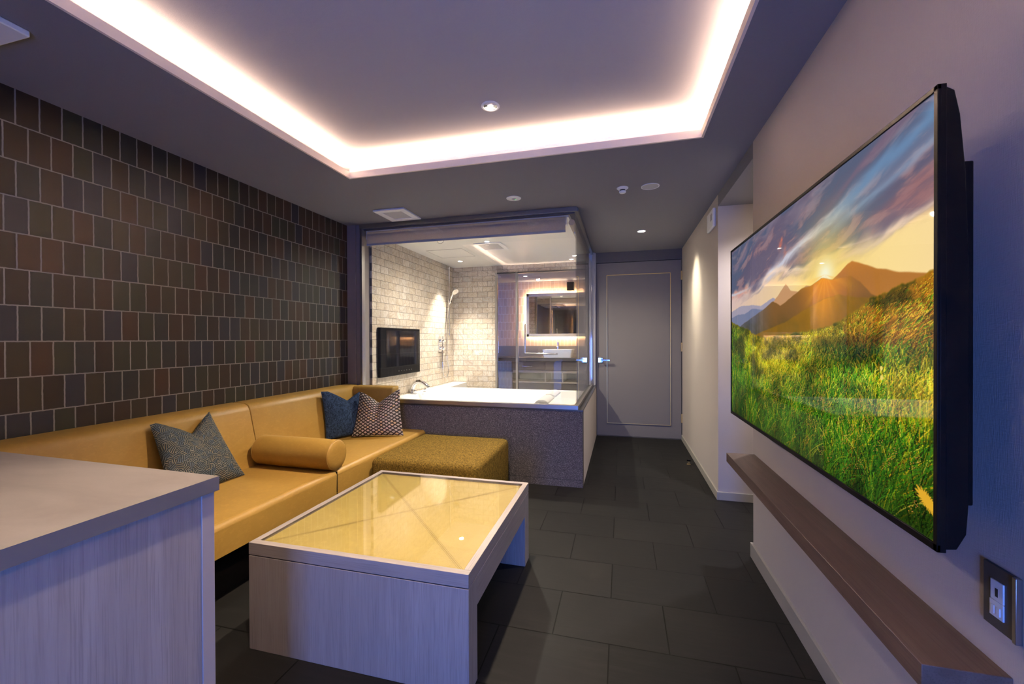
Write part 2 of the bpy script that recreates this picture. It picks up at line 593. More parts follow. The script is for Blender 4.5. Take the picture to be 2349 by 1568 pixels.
def tube(bm, pts, rad, seg=12, caps=True, flat=1.0):
    pts = [Vector(p) for p in pts]
    n = len(pts)
    rs = rad if isinstance(rad, (list, tuple)) else [rad] * n
    rings = []
    u = None
    for i, p in enumerate(pts):
        d = (pts[min(i + 1, n - 1)] - pts[max(i - 1, 0)]).normalized()
        if u is None:
            u, v = frame_of(d)
        else:
            u = (u - d * u.dot(d)).normalized()
            v = d.cross(u)
        rings.append([bm.verts.new(p + (u * math.cos(2 * PI * k / seg) + v * math.sin(2 * PI * k / seg) * flat) * rs[i]) for k in range(seg)])
    for a, b_ in zip(rings, rings[1:]):
        for k in range(seg):
            bm.faces.new((a[k], a[(k + 1) % seg], b_[(k + 1) % seg], b_[k]))
    if caps:
        bm.faces.new(rings[0][::-1])
        bm.faces.new(rings[-1])
    return bm


def lathe(bm, c, prof, axis='z', seg=32, mi=0):
    """prof: list of (radius, offset along axis)"""
    c = Vector(c)
    ax = {'x': (Vector((0, 1, 0)), Vector((0, 0, 1)), Vector((1, 0, 0))), 'y': (Vector((1, 0, 0)), Vector((0, 0, 1)), Vector((0, 1, 0))),
          'z': (Vector((1, 0, 0)), Vector((0, 1, 0)), Vector((0, 0, 1)))}[axis]
    rings = []
    for r, h in prof:
        if r < 1e-6:
            rings.append([bm.verts.new(c + ax[2] * h)])
        else:
            rings.append([bm.verts.new(c + ax[2] * h + (ax[0] * math.cos(2 * PI * k / seg) + ax[1] * math.sin(2 * PI * k / seg)) * r) for k in range(seg)])
    for a, b_ in zip(rings, rings[1:]):
        for k in range(seg):
            k2 = (k + 1) % seg
            if len(a) == 1 and len(b_) == 1:
                continue
            if len(a) == 1:
                f = bm.faces.new((a[0], b_[k], b_[k2]))
            elif len(b_) == 1:
                f = bm.faces.new((a[k], a[k2], b_[0]))
            else:
                f = bm.faces.new((a[k], a[k2], b_[k2], b_[k]))
            f.material_index = mi
    return bm


def catmull(pts, n=8):
    P = [Vector(p) for p in pts]
    P = [P[0] * 2 - P[1]] + P + [P[-1] * 2 - P[-2]]
    out = []
    for i in range(1, len(P) - 2):
        for k in range(n):
            t = k / n
            a, b_, c, d = P[i - 1], P[i], P[i + 1], P[i + 2]
            out.append(0.5 * ((2 * b_) + (c - a) * t + (2 * a - 5 * b_ + 4 * c - d) * t * t + (3 * b_ - a - 3 * c + d) * t ** 3))
    out.append(P[-2])
    return out


# ------------------------------------------------------------------ the setting
XE = 1.75   # end of the side passage
struct('floor', B(XL - 0.1, XE + 0.1, WY - 0.1, VY + 0.1, -0.1, 0.0), M['floor'])

# flat ceiling round the tray, its folded lip and the tray above
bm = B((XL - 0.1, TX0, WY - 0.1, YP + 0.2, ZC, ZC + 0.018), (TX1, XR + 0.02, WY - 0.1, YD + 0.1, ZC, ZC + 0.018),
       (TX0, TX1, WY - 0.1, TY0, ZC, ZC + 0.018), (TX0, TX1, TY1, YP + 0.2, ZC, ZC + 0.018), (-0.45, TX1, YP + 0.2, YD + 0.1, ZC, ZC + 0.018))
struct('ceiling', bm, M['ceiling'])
lt = 0.012
bm = B((TX0, TX0 + lt, TY0, TY1, ZC - 0.001, 2.312), (TX1 - lt, TX1, TY0, TY1, ZC - 0.001, 2.312),
       (TX0 + lt, TX1 - lt, TY0, TY0 + lt, ZC - 0.001, 2.312), (TX0 + lt, TX1 - lt, TY1 - lt, TY1, ZC - 0.001, 2.312))
struct('trim_1', bm, M['lip'])
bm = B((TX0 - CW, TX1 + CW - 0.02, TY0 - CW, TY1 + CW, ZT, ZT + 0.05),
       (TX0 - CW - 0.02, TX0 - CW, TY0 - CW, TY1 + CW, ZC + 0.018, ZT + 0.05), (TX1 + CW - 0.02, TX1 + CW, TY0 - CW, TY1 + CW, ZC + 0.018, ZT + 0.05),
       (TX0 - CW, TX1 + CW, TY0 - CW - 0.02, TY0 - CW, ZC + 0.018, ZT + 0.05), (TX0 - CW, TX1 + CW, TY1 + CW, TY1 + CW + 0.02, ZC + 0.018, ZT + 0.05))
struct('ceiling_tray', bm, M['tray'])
# LED tape lying in the cove: a real strip on each side
for i, (x0, x1, y0, y1) in enumerate(((TX0 - 0.05, TX1 + 0.05, TY1 + 0.068, TY1 + 0.082), (TX0 - 0.05, TX1 + 0.05, TY0 - 0.082, TY0 - 0.068),
                                      (TX0 - 0.082, TX0 - 0.068, TY0, TY1), (TX1 + 0.068, TX1 + 0.082, TY0, TY1))):
    tag(obj('led_strip', B(x0, x1, y0, y1, ZC + 0.018, ZC + 0.100), M['white']), ['white light strip hidden behind the far lip of the ceiling cove',
        'white light strip behind the near lip of the ceiling cove', 'white light strip behind the lip of the ceiling cove nearest the dark tiled wall',
        'white light strip behind the lip of the ceiling cove nearest the television wall'][i], 'light strip', 'light strips in the ceiling cove')

struct('wall_left', B(XL - 0.1, XL, WY, YP, 0, ZC), M['dark_tile'])
struct('wall_right', B(XR, XE + 0.02, WY, 2.541, 0, ZC), M['wall'])
struct('wall_corridor', B(XR, XE + 0.02, 3.397, YD + 0.1, 0, ZC), M['wall'])
struct('wall_passage', B(XE, XE + 0.1, 2.541, 3.397, 0, ZC), M['wall'])
struct('ceiling_passage', B(XR, XE + 0.02, 2.541, 3.397, 2.184, ZC + 0.018), M['ceiling'])
# wall behind the camera with the window opening
bm = B((XL - 0.1, WX0, WY - 0.1, WY, 0, ZC), (WX1, XR + 0.1, WY - 0.1, WY, 0, ZC), (WX0, WX1, WY - 0.1, WY, 0, WZ0), (WX0, WX1, WY - 0.1, WY, WZ1, ZC))
struct('wall_back', bm, M['wall_dark'])
w1 = struct('window_1', B((WX0, WX0 + 0.04, WY - 0.08, WY - 0.03, WZ0, WZ1), (WX1 - 0.04, WX1, WY - 0.08, WY - 0.03, WZ0, WZ1),
                          (WX0, WX1, WY - 0.08, WY - 0.03, WZ0, WZ0 + 0.04), (WX0, WX1, WY - 0.08, WY - 0.03, WZ1 - 0.04, WZ1),
                          ((WX0 + WX1) / 2 - 0.02, (WX0 + WX1) / 2 + 0.02, WY - 0.08, WY - 0.03, WZ0, WZ1)), M['steel_dark'])
obj('window_pane', B(WX0 + 0.04, WX1 - 0.04, WY - 0.058, WY - 0.052, WZ0 + 0.04, WZ1 - 0.04), M['glass'], w1)

# baseboards
bh, bt = 0.078, 0.012
struct('baseboard_right', B((XR - bt, XR, WY, 2.541 + bt, 0, bh), (XR, XE, 2.541, 2.541 + bt, 0, bh)), M['baseboard'], bevel=0.0015)
bh = 0.060
struct('baseboard_corridor', B((XR - bt, XR, 3.397 - bt, YD - 0.002, 0, bh), (XR, XE, 3.397 - bt, 3.397, 0, bh)), M['baseboard'], bevel=0.0015)

# door wall and door
bm = B((-0.31, XR, YD, YD + 0.1, 2.148, ZC), (-0.31, -0.306, YD, YD + 0.1, 0, 2.148), (0.689, XR, YD, YD + 0.1, 0, 2.148))
struct('wall_door', bm, M['wall_dark'])
door = struct('door_1', B(-0.302, 0.685, YD + 0.006, YD + 0.05, 0.008, 2.142), M['door'], bevel=0.002)
x0, x1, z0, z1, t = -0.180, 0.567, 0.160, 1.993, 0.007
obj('brass_inlay', B((x0, x1, YD - 0.002, YD + 0.010, z0, z0 + t), (x0, x1, YD - 0.002, YD + 0.010, z1 - t, z1),
                     (x0, x0 + t, YD - 0.002, YD + 0.010, z0, z1), (x1 - t, x1, YD - 0.002, YD + 0.010, z0, z1)), M['brass'], door, label='thin brass rectangle inlaid in the door')
hd = obj('door_handle', B((-0.283, -0.228, YD - 0.008, YD + 0.008, 0.911, 0.968), (-0.262, -0.246, YD - 0.045, YD - 0.006, 0.931, 0.949),
                          (-0.262, -0.142, YD - 0.056, YD - 0.042, 0.931, 0.950)), M['chrome'], door, bevel=0.0015, label='chrome lever handle on a square plate')
for zc in (1.955, 1.103, 0.256):
    obj('hinge', B(0.680, 0.696, YD - 0.008, YD + 0.012, zc - 0.052, zc + 0.052), M['brass'], door, bevel=0.002, label='brass hinge')
struct('trim_2', B((-0.302, 0.685, YD + 0.0, YD + 0.006, 0.0, 0.006), (-0.307, -0.302, YD + 0.02, YD + 0.04, 0, 2.148)), M['wall_dark'])
struct('wall_corridor_end', B(-0.45, XR + 0.02, YD + 0.1, YD + 0.14, 0, ZC), M['slot'])

# ------------------------------------------------------------------ bath enclosure
# knee walls
kx = -0.307
struct('wall_bath', B((XL, kx, YP, YP + 0.10, 0, 0.618)), M['speckle'])
bm = B((-1.507, -1.504, YP - 0.0006, YP + 0.001, 0.058, 0.618), (-0.907, -0.904, YP - 0.0006, YP + 0.001, 0.058, 0.618),
       (XL, kx + 0.0006, YP - 0.0006, YP + 0.001, 0.0565, 0.0595))
struct('trim_3', bm, M['slot'])
struct('wall_bath_side', B((-0.41, kx, YP + 0.1, YD, 0, 0.618)), M['wall'])
bm = B((-2.335, kx + 0.004, YP - 0.004, YP + 0.09, 0.618, 0.628), (-0.40, kx + 0.004, YP + 0.09, YD, 0.618, 0.628))
struct('trim_4', bm, M['steel_dark'])
# trim column beside the tiles
struct('wall_bath_post', B((XL, -2.397, YP - 0.002, YP + 0.16, 0.0, ZC), (-2.397, -2.353, YP + 0.012, YP + 0.16, 0.0, ZC)), plain('taupe_post', (0.22, 0.19, 0.185), 0.5), bevel=0.002)
# bath rooms shell
struct('wall_bath_left', B(BX - 0.16, BX, YP + 0.16, BY + 0.1, 0, 2.34), M['stone_y'])
OX0, OX1, OZ = -1.690, -0.36, 2.118
bm = B((BX - 0.16, OX0, BY, BY + 0.1, 0, 2.34), (OX0, OX1, BY, BY + 0.1, OZ, 2.34))
struct('wall_bath_back', bm, M['stone_x'])
struct('ceiling_bath', B((BX - 0.1, -0.43, YP + 0.12, BY + 0.1, BZ, 2.36), (-0.43, -0.30, YD + 0.1, BY + 0.1, BZ, 2.36)), M['bathceil'])
# side wall stretch between the side pane and the vanity room
struct('wall_bath_right', B((-0.43, -0.322, 5.255, YD + 0.0, 0.628, ZC), (-0.36, -0.31, YD, VY, 0, 2.34)), plain('beige_post', (0.50, 0.47, 0.44), 0.5))
# vanity room
struct('wall_vanity', B(BX - 0.3, -0.2, VY, VY + 0.1, 0, 2.34), M['vtile'])
struct('wall_vanity_left', B(BX - 0.4, BX - 0.3, BY + 0.1, VY, 0, 2.34), M['wall'])
struct('ceiling_vanity', B(BX - 0.4, -0.2, BY + 0.1, VY, 2.19, 2.36), M['ceiling'])

# glass enclosure: header rail, posts, sill rail, panes
ge = thing('glass_enclosure', 'frameless corner glass screen with steel rails around the bath', 'glass screen', (-1.3, YP + 0.05, 0.628))
GY = 3.425
GXS = -0.349
obj('header_rail', B((-2.355, -0.349, YP, YP + 0.035, 2.236, ZC), (-0.372, -0.340, YP + 0.035, 5.25, 2.243, ZC)), M['steel'], ge, bevel=0.001)
obj('header_rail', B((-2.35, -0.37, YP + 0.035, YP + 0.062, 2.226, ZC)), M['wall_dark'], ge, bevel=0.001)
obj('sill_rail', B((-2.335, -0.342, YP + 0.004, YP + 0.05, 0.628, 0.662)), M['steel'], ge, bevel=0.001)
obj('sill_rail', B((-0.372, -0.342, YP + 0.05, 5.25, 0.628, 0.655)), M['steel'], ge, bevel=0.001)
obj('side_post', B((-2.353, -2.333, YP + 0.004, YP + 0.05, 0.628, 2.236)), M['steel'], ge, bevel=0.001)
obj('side_post', B((-0.390, -0.381, 5.235, 5.255, 0.655, 2.243), (-0.365, -0.352, 5.235, 5.255, 0.655, 2.243)), M['chrome'], ge, bevel=0.001)
obj('glass_pane', B(-2.333, -0.362, GY - 0.004, GY + 0.004, 0.662, 2.236), m_glass('enclosure_glass', f0=0.058), ge)
obj('glass_pane', B(-0.361, -0.353, GY - 0.010, 5.240, 0.655, 2.243), M['glass'], ge)

# partition to the vanity room
gp = thing('shower_screen', 'smoked glass screen and hinged glass door behind the tub', 'glass screen', (-1.0, BY - 0.03, 0))
obj('post', B((-1.690, -1.660, BY - 0.05, BY, 0, OZ)), M['steel'], gp, bevel=0.001)
obj('post', B((-1.398, -1.370, BY - 0.05, BY, 0, OZ)), M['steel'], gp, bevel=0.001)
obj('top_rail', B((-1.66, OX1, BY - 0.05, BY, OZ - 0.014, OZ + 0.004)), M['steel_dark'], gp, bevel=0.001)
obj('glass_pane', B(-1.660, -1.398, BY - 0.03, BY - 0.022, 0.02, OZ - 0.014), M['glass_dark'], gp)
gd = obj('glass_door', B(-1.368, OX1, BY - 0.03, BY - 0.022, 0.02, OZ - 0.02), M['glass'], gp)
bm = bmesh.new()
tube(bm, [(-1.262, BY - 0.045, 1.405), (-1.262, BY - 0.07, 1.40), (-1.262, BY - 0.07, 1.02)], 0.011, 12)
tube(bm, [(-1.262, BY - 0.07, 1.018), (-0.845, BY - 0.07, 1.006), (-0.833, BY - 0.03, 1.006)], 0.011, 12)
obj('pull_bar', bm, M['chrome'], gd, smooth=True)
# small bar on the fixed pane
bm = bmesh.new()
tube(bm, [(-1.640, BY - 0.06, 1.25), (-1.640, BY - 0.06, 1.02)], 0.006, 10)
obj('grab_rail', bm, M['chrome'], gp, smooth=True)

# roller blinds
rb = thing('roller_blind', 'beige roller blind rolled up across the front bath glass', 'blind', (-1.39, 3.50, 2.2))
bm = bmesh.new()
tube(bm, [(-2.32, 3.488, 2.190), (-0.445, 3.488, 2.190)], 0.034, 24)
obj('roller', bm, M['blind'], rb, smooth=True)
obj('blind_fabric', B(-2.318, -0.447, 3.453, 3.4555, 2.105, 2.195), M['blind'], rb)
obj('bottom_bar', B(-2.318, -0.447, 3.449, 3.460, 2.086, 2.106), plain('pale_bar', (0.5, 0.5, 0.55), 0.4), rb, bevel=0.002)
obj('bracket', B((-0.445, -0.440, 3.455, 3.52, 2.15, 2.226)), M['white'], rb)
obj('bracket', B((-2.326, -2.320, 3.455, 3.52, 2.15, 2.226)), M['white'], rb)
bm = bmesh.new()
rpt = [(-1.567 + 0.030 * math.cos(a) * (1.0), 3.4525, 2.083 + 0.020 * math.sin(a)) for a in [2 * PI * k / 24 for k in range(25)]]
tube(bm, rpt, 0.0016, 6, caps=False)
obj('pull_ring', bm, M['steel'], rb, smooth=True)
rb2 = thing('roller_blind', 'beige roller blind rolled up along the side bath glass', 'blind', (-0.41, 4.3, 2.2))
bm = bmesh.new()
tube(bm, [(-0.405, 3.53, 2.185), (-0.405, 5.22, 2.185)], 0.026, 20)
obj('roller', bm, M['blind'], rb2, smooth=True)
obj('blind_fabric', B(-0.3815, -0.379, 3.53, 5.22, 2.105, 2.19), M['blind'], rb2)
obj('bottom_bar', B(-0.388, -0.375, 3.53, 5.22, 2.088, 2.105), M['white'], rb2, bevel=0.002)

# ------------------------------------------------------------------ bathtub
def rrect(x0, x1, y0, y1, r, n=6):
    out = []
    for cx, cy, a0 in ((x1 - r, y1 - r, 0), (x0 + r, y1 - r, 90), (x0 + r, y0 + r, 180), (x1 - r, y0 + r, 270)):
        for k in range(n + 1):
            a = math.radians(a0 + 90 * k / n)
            out.append((cx + r * math.cos(a), cy + r * math.sin(a)))
    return out


tub = thing('bathtub', 'large white whirlpool bathtub behind the front glass', 'bathtub', (-1.35, 4.2, 0.0))
bm = bmesh.new()
loops = [(rrect(-2.326, -0.415, 3.497, 4.917, 0.01), 0.02), (rrect(-2.326, -0.415, 3.497, 4.917, 0.01), ZR - 0.012), (rrect(-2.320, -0.421, 3.503, 4.911, 0.012), ZR),
         (rrect(-2.215, -0.80, 3.60, 4.80, 0.10), ZR), (rrect(-2.205, -0.81, 3.61, 4.79, 0.10), ZR - 0.012), (rrect(-2.12, -0.90, 3.68, 4.72, 0.14), 0.30), (rrect(-2.06, -0.97, 3.74, 4.66, 0.15), 0.16)]
rings = [[bm.verts.new((x, y, z)) for x, y in pts] for pts, z in loops]
for a, b_ in zip(rings, rings[1:]):
    n = len(a)
    for k in range(n):
        bm.faces.new((a[k], a[(k + 1) % n], b_[(k + 1) % n], b_[k]))
bm.faces.new(rings[-1])
obj('tub_shell', bm, M['porcelain'], tub, smooth=True)
for (ya, yb) in ((3.86, 4.22), (4.30, 4.67)):
    bm = bmesh.new()
    prism(bm, [(-0.790, ZR - 0.004), (-0.795, ZR + 0.012), (-0.765, ZR + 0.030), (-0.715, ZR + 0.034), (-0.690, ZR + 0.026), (-0.668, ZR + 0.012), (-0.665, ZR - 0.004)], 'y', ya, yb)
    obj('headrest', bm, plain('grey_cushion_vinyl', (0.62, 0.62, 0.63), 0.4), tub, bevel=0.004, smooth=True, label='grey headrest pad')
for x, y in ((-2.245, 3.75), (-2.13, 3.62)):
    bm = bmesh.new()
    lathe(bm, (x, y, ZR - 0.02 + 0.022), [(0, 0.006), (0.008, 0.006), (0.012, 0.0)], 'z', 16)
    obj('jet', bm, M['chrome'], tub, smooth=True)
# ledge along the left wall behind the tub
struct('wall_bath_ledge', B((BX, -2.128, 4.917, BY, 0, ZR)), plain('white_ledge', (0.8, 0.79, 0.77), 0.3), bevel=0.002)

# faucet on the tub deck
fc = thing('bath_faucet', 'arched chrome waterfall spout with knobs on the tub deck', 'faucet', (-2.28, 4.26, ZR))
bm = bmesh.new()
sp = catmull([(-2.284, 4.26, ZR + 0.004), (-2.284, 4.26, 0.625), (-2.286, 4.26, 0.655), (-2.262, 4.26, 0.705), (-2.210, 4.26, 0.732), (-2.155, 4.26, 0.724), (-2.105, 4.26, 0.690), (-2.085, 4.26, 0.665)], 6)
tube(bm, sp, [0.038 - 0.014 * i / len(sp) for i in range(len(sp))], 16, flat=0.75)
obj('spout', bm, M['chrome'], fc, smooth=True)
for (kx_, ky) in ((-2.225, 4.20), (-2.185, 4.36)):
    bm = bmesh.new()
    lathe(bm, (kx_, ky, ZR + 0.001), [(0.020, 0), (0.020, 0.008), (0.014, 0.012), (0.014, 0.03), (0.018, 0.034), (0.016, 0.046), (0, 0.048)], 'z', 20)
    obj('knob', bm, M['chrome'], fc, smooth=True)

# shower set
sh = thing('hand_shower', 'chrome hand shower on a tall riser rail in the tiled corner', 'shower', (-2.33, 5.28, 1.25))
bm = bmesh.new()
tube(bm, [(-2.275, 5.285, 1.262), (-2.275, 5.285, 2.19)], 0.0095, 14)
for zz in (1.285, 2.16):
    tube(bm, [(-2.33, 5.285, zz), (-2.275, 5.285, zz)], 0.008, 10)
obj('riser_rail', bm, M['chrome'], sh, smooth=True)
bm = bmesh.new()
lathe(bm, (-2.275, 5.285, 1.700), [(0.0, 0), (0.018, 0), (0.018, 0.035), (0, 0.035)], 'z', 16)
tube(bm, [(-2.275, 5.285, 1.715), (-2.235, 5.265, 1.725)], 0.010, 10)
obj('slider', bm, M['chrome'], sh, smooth=True)
bm = bmesh.new()
tube(bm, [(-2.262, 5.275, 1.69), (-2.235, 5.262, 1.76), (-2.200, 5.245, 1.83), (-2.175, 5.235, 1.868)], [0.010, 0.011, 0.013, 0.018], 14)
tube(bm, [(-2.185, 5.240, 1.872), (-2.170, 5.233, 1.855), (-2.158, 5.226, 1.842)], [0.030, 0.045, 0.045], 20)
obj('shower_head', bm, M['chrome'], sh, smooth=True)
bm = bmesh.new()
hz = catmull([(-2.265, 5.275, 1.69), (-2.29, 5.25, 1.45), (-2.290, 5.245, 1.18), (-2.285, 5.23, 0.95), (-2.275, 5.26, 0.80), (-2.285, 5.21, 0.70), (-2.30, 5.14, 0.74), (-2.305, 5.13, 0.88), (-2.310, 5.14, 1.028)], 10)
tube(bm, hz, 0.0065, 8)
obj('hose', bm, M['chrome'], sh, smooth=True)
vp = thing('shower_valve', 'rectangular chrome shower valve plate with two knobs', 'valve', (-2.33, 5.13, 1.14))
obj('plate', B(-2.33, -2.322, 5.052, 5.225, 1.040, 1.250), M['chrome'], vp, bevel=0.002)
for zz in (1.187, 1.09):
    bm = bmesh.new()
    lathe(bm, (-2.322, 5.12, zz), [(0.024, 0), (0.024, 0.045), (0.020, 0.050), (0, 0.050)], 'x', 20)
    box(bm, -2.300, -2.284, 5.11, 5.19, zz - 0.008, zz + 0.008)
    obj('knob', bm, M['chrome'], vp, smooth=True)

# wall TV in the bathroom
bt_ = thing('bathroom_television', 'small black television on the beige tiled bath wall', 'television', (-2.33, 4.05, 0.82))
obj('housing', B(-2.33, -2.292, 3.632, 4.462, 0.828, 1.326), M['black'], bt_, bevel=0.006)
obj('screen', B(-2.292, -2.290, 3.735, 4.435, 0.925, 1.300), M['blackgloss'], bt_)
for k in range(6):
    bm = bmesh.new()
    lathe(bm, (-2.292, 3.98 + 0.055 * k, 0.872), [(0.0045, 0), (0.0045, 0.0015), (0, 0.0015)], 'x', 10)
    obj('button', bm, M['steel'], bt_)

# bath ceiling fittings
def ring_light(name, label, cat, x, y, z, r, lit=True, power=0, col=NEUT, spot=1.2, blend=0.6, glow=None, group=None, rim=None, srad=0.03):
    t = thing(name, label, cat, (x, y, z), group)
    bm = bmesh.new()
    lathe(bm, (x, y, z), [(r, 0.0), (r, -0.003), (r * 0.80, -0.0045), (r * 0.74, 0.0), (r * 0.74, 0.004)], 'z', 36)
    obj('rim', bm, rim or M['white'], t, smooth=True)
    bm = bmesh.new()
    lathe(bm, (x, y, z), [(r * 0.76, -0.0012), (0, -0.0012)], 'z', 36)
    obj('lens', bm, glow or M['lamp'], t, label='glowing round lens' if lit else None)
    if power:
        light('lamp', 'SPOT', (x, y, z - 0.012), power, col, parent=t, spot_size=spot, spot_blend=blend, shadow_soft_size=srad)
    return t


ring_light('bath_downlight', 'small lit downlight near the shower in the bath ceiling', 'ceiling light', -2.038, 5.10, BZ, 0.036, power=260, spot=1.35, blend=0.7)
ring_light('bath_downlight', 'small lit downlight above the middle of the tub', 'ceiling light', -1.36, 4.15, BZ, 0.030, power=205, spot=2.95, blend=0.8)
ring_light('bath_downlight', 'small lit downlight by the glass door in the bath ceiling', 'ceiling light', -0.62, 5.36, BZ, 0.030, power=60, spot=2.0, blend=0.8)
hv = obj('access_hatch', B(-2.17, -1.74, 4.40, 4.835, BZ - 0.002, BZ), M['bathceil'], bevel=0.0008)
tag(hv, 'flush square access hatch in the white bath ceiling', 'hatch')
for a in ((-2.175, -1.735, 4.395, 4.399), (-2.175, -1.735, 4.836, 4.840), (-2.175, -2.171, 4.395, 4.840), (-1.739, -1.735, 4.395, 4.840)):
    obj('frame_edge', B(a[0], a[1], a[2], a[3], BZ - 0.003, BZ), M['grille'], hv)
bv = thing('bath_exhaust_vent', 'white square exhaust vent with grey grille in the bath ceiling', 'vent', (-1.38, 4.36, BZ))
obj('frame', B((-1.53, -1.23, 4.20, 4.24, BZ - 0.012, BZ), (-1.53, -1.23, 4.50, 4.54, BZ - 0.012, BZ), (-1.53, -1.49, 4.24, 4.50, BZ - 0.012, BZ), (-1.27, -1.23, 4.24, 4.50, BZ - 0.012, BZ)), M['white'], bv, bevel=0.003)
obj('grille', B(-1.49, -1.27, 4.24, 4.50, BZ - 0.007, BZ), M['grille'], bv)

# ------------------------------------------------------------------ vanity
vy0, vy1 = 6.50, VY
va = thing('vanity_cabinet', 'brown wooden vanity cabinet with open shelves behind the glass', 'cabinet', (-1.1, 6.75, 0))
obj('body', B((-1.72, -0.362, vy1 - 0.04, vy1, 0.0, 0.855), (-1.72, -1.70, vy0 + 0.01, vy1 - 0.04, 0.0, 0.855), (-0.382, -0.362, vy0 + 0.01, vy1 - 0.04, 0.0, 0.855),
              (-1.70, -0.382, vy0 + 0.03, vy1 - 0.04, 0.10, 0.50)), M['vwood'], va)
for (xa, xb) in ((-1.700, -1.170), (-1.166, -0.905), (-0.901, -0.384)):
    dr = obj('drawer', B(xa, xb, vy0, vy0 + 0.02, 0.712, 0.852), M['vwood'], va, bevel=0.002)
    if xa < -1.5:
        bm = bmesh.new()
        tube(bm, [(-1.53, vy0, 0.775), (-1.53, vy0 - 0.03, 0.775), (-1.365, vy0 - 0.03, 0.775), (-1.365, vy0, 0.775)], 0.006, 8)
        obj('handle', bm, M['chrome'], dr, smooth=True)
obj('shelf', B(-1.70, -0.382, vy0, vy1 - 0.04, 0.672, 0.708), M['vedge'], va)
obj('shelf', B(-1.70, -0.382, vy0, vy1 - 0.04, 0.510, 0.530), M['vedge'], va)
for xa in (-1.178, -0.905):
    obj('divider', B(xa, xa + 0.02, vy0, vy1 - 0.04, 0.530, 0.672), M['vedge'], va)
vt = obj('vanity_worktop', B((-2.63, -0.362, 6.475, VY, 0.857, 0.912), (-2.63, -1.90, 6.0, 6.475, 0.857, 0.912)), plain('dark_stone_top', (0.10, 0.09, 0.08), 0.25), bevel=0.003)
tag(vt, 'dark stone vanity worktop under the white basin', 'worktop')
struct('trim_5', B(-2.63, -0.362, VY - 0.012, VY, 0.912, 1.09), plain('taupe_splashback', (0.20, 0.17, 0.145), 0.35))
bs = thing('vessel_basin', 'white rectangular basin standing on the vanity worktop', 'basin', (-0.98, 6.72, 0.912))
bm = bmesh.new()
lo = [(rrect(-1.205, -0.775, 6.56, 6.90, 0.02), 0.912), (rrect(-1.225, -0.755, 6.545, 6.915, 0.02), 1.040), (rrect(-1.212, -0.768, 6.558, 6.902, 0.02), 1.040), (rrect(-1.19, -0.79, 6.60, 6.88, 0.03), 0.945)]
rings = [[bm.verts.new((x, y, z)) for x, y in pts] for pts, z in lo]
for a, b_ in zip(rings, rings[1:]):
    n = len(a)
    for k in range(n):
        bm.faces.new((a[k], a[(k + 1) % n], b_[(k + 1) % n], b_[k]))
bm.faces.new(rings[-1])
bm.faces.new(rings[0][::-1])
obj('bowl', bm, M['porcelain'], bs, smooth=True)
ft = thing('basin_faucet', 'small chrome mixer tap behind the white basin', 'faucet', (-1.03, 6.94, 0.912))
bm = bmesh.new()
tube(bm, [(-1.03, 6.945, 0.912), (-1.03, 6.945, 1.155)], 0.018, 14)
tube(bm, [(-1.03, 6.94, 1.10), (-1.03, 6.82, 1.085)], 0.012, 12)
obj('body', bm, M['chrome'], ft, smooth=True)
obj('lever', B(-1.037, -1.023, 6.88, 6.95, 1.157, 1.165), M['chrome'], ft, bevel=0.002)
# backlit mirror
mi = thing('backlit_mirror', 'framed rectangular mirror glowing from behind above the basin', 'mirror', (-1.0, VY - 0.05, 1.6))
mx0, mx1, mz0, mz1 = -1.570, -0.43, 1.246, 1.975
obj('frame', B((mx0, mx1, VY - 0.075, VY - 0.045, mz0, mz0 + 0.05), (mx0, mx1, VY - 0.075, VY - 0.045, mz1 - 0.05, mz1),
               (mx0, mx0 + 0.05, VY - 0.075, VY - 0.045, mz0, mz1), (mx1 - 0.05, mx1, VY - 0.075, VY - 0.045, mz0, mz1)), plain('bronze_frame', (0.62, 0.53, 0.41), 0.4, 0.0), mi, bevel=0.006)
obj('mirror_glass', B(mx0 + 0.05, mx1 - 0.05, VY - 0.068, VY - 0.05, mz0 + 0.05, mz1 - 0.05), M['mirror'], mi)
obj('light_band', B((mx0 + 0.03, mx1 - 0.03, VY - 0.04, VY - 0.012, mz0 + 0.02, mz0 + 0.035), (mx0 + 0.03, mx1 - 0.03, VY - 0.04, VY - 0.012, mz1 - 0.035, mz1 - 0.02),
                    (mx0 + 0.02, mx0 + 0.035, VY - 0.04, VY - 0.012, mz0 + 0.03, mz1 - 0.03)), M['led'], mi, label='warm glowing light band behind the mirror')
obj('back_box', B(mx0 + 0.06, mx1 - 0.06, VY - 0.045, VY, mz0 + 0.06, mz1 - 0.06), M['steel_dark'], mi)
tag(obj('wall_speaker', B(-0.872, -0.76, 6.88, VY, 2.005, 2.145), M['black'], bevel=0.004), 'small dark box speaker high above the backlit mirror', 'speaker')
ring_light('vanity_downlight', 'small lit downlight in the vanity room ceiling left of the mirror', 'ceiling light', -1.45, 6.35, 2.19, 0.036, power=55, spot=2.0, blend=0.7)
ring_light('vanity_downlight', 'small lit downlight in the vanity room ceiling above the basin', 'ceiling light', -0.95, 6.05, 2.19, 0.036, power=55, spot=2.0, blend=0.7)

# ------------------------------------------------------------------ sofa
so = thing('sofa', 'long mustard leather built-in sofa along the dark tiled wall', 'sofa', (-2.05, 2.2, 0))
SY0 = 0.83
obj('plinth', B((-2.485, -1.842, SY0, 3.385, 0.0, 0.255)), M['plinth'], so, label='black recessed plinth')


def seat_bm(y0, y1, gap=0.0015):
    bm = bmesh.new()
    box(bm, -2.40, -1.688, y0 + gap, y1 - gap, 0.258, 0.402)
    return bm


def soften(bm, off, seg=4, sel=None):
    es = [e for e in bm.edges if sel is None or sel(e)]
    bmesh.ops.bevel(bm, geom=es, offset=off, segments=seg, profile=0.5, affect='EDGES')
    return bm


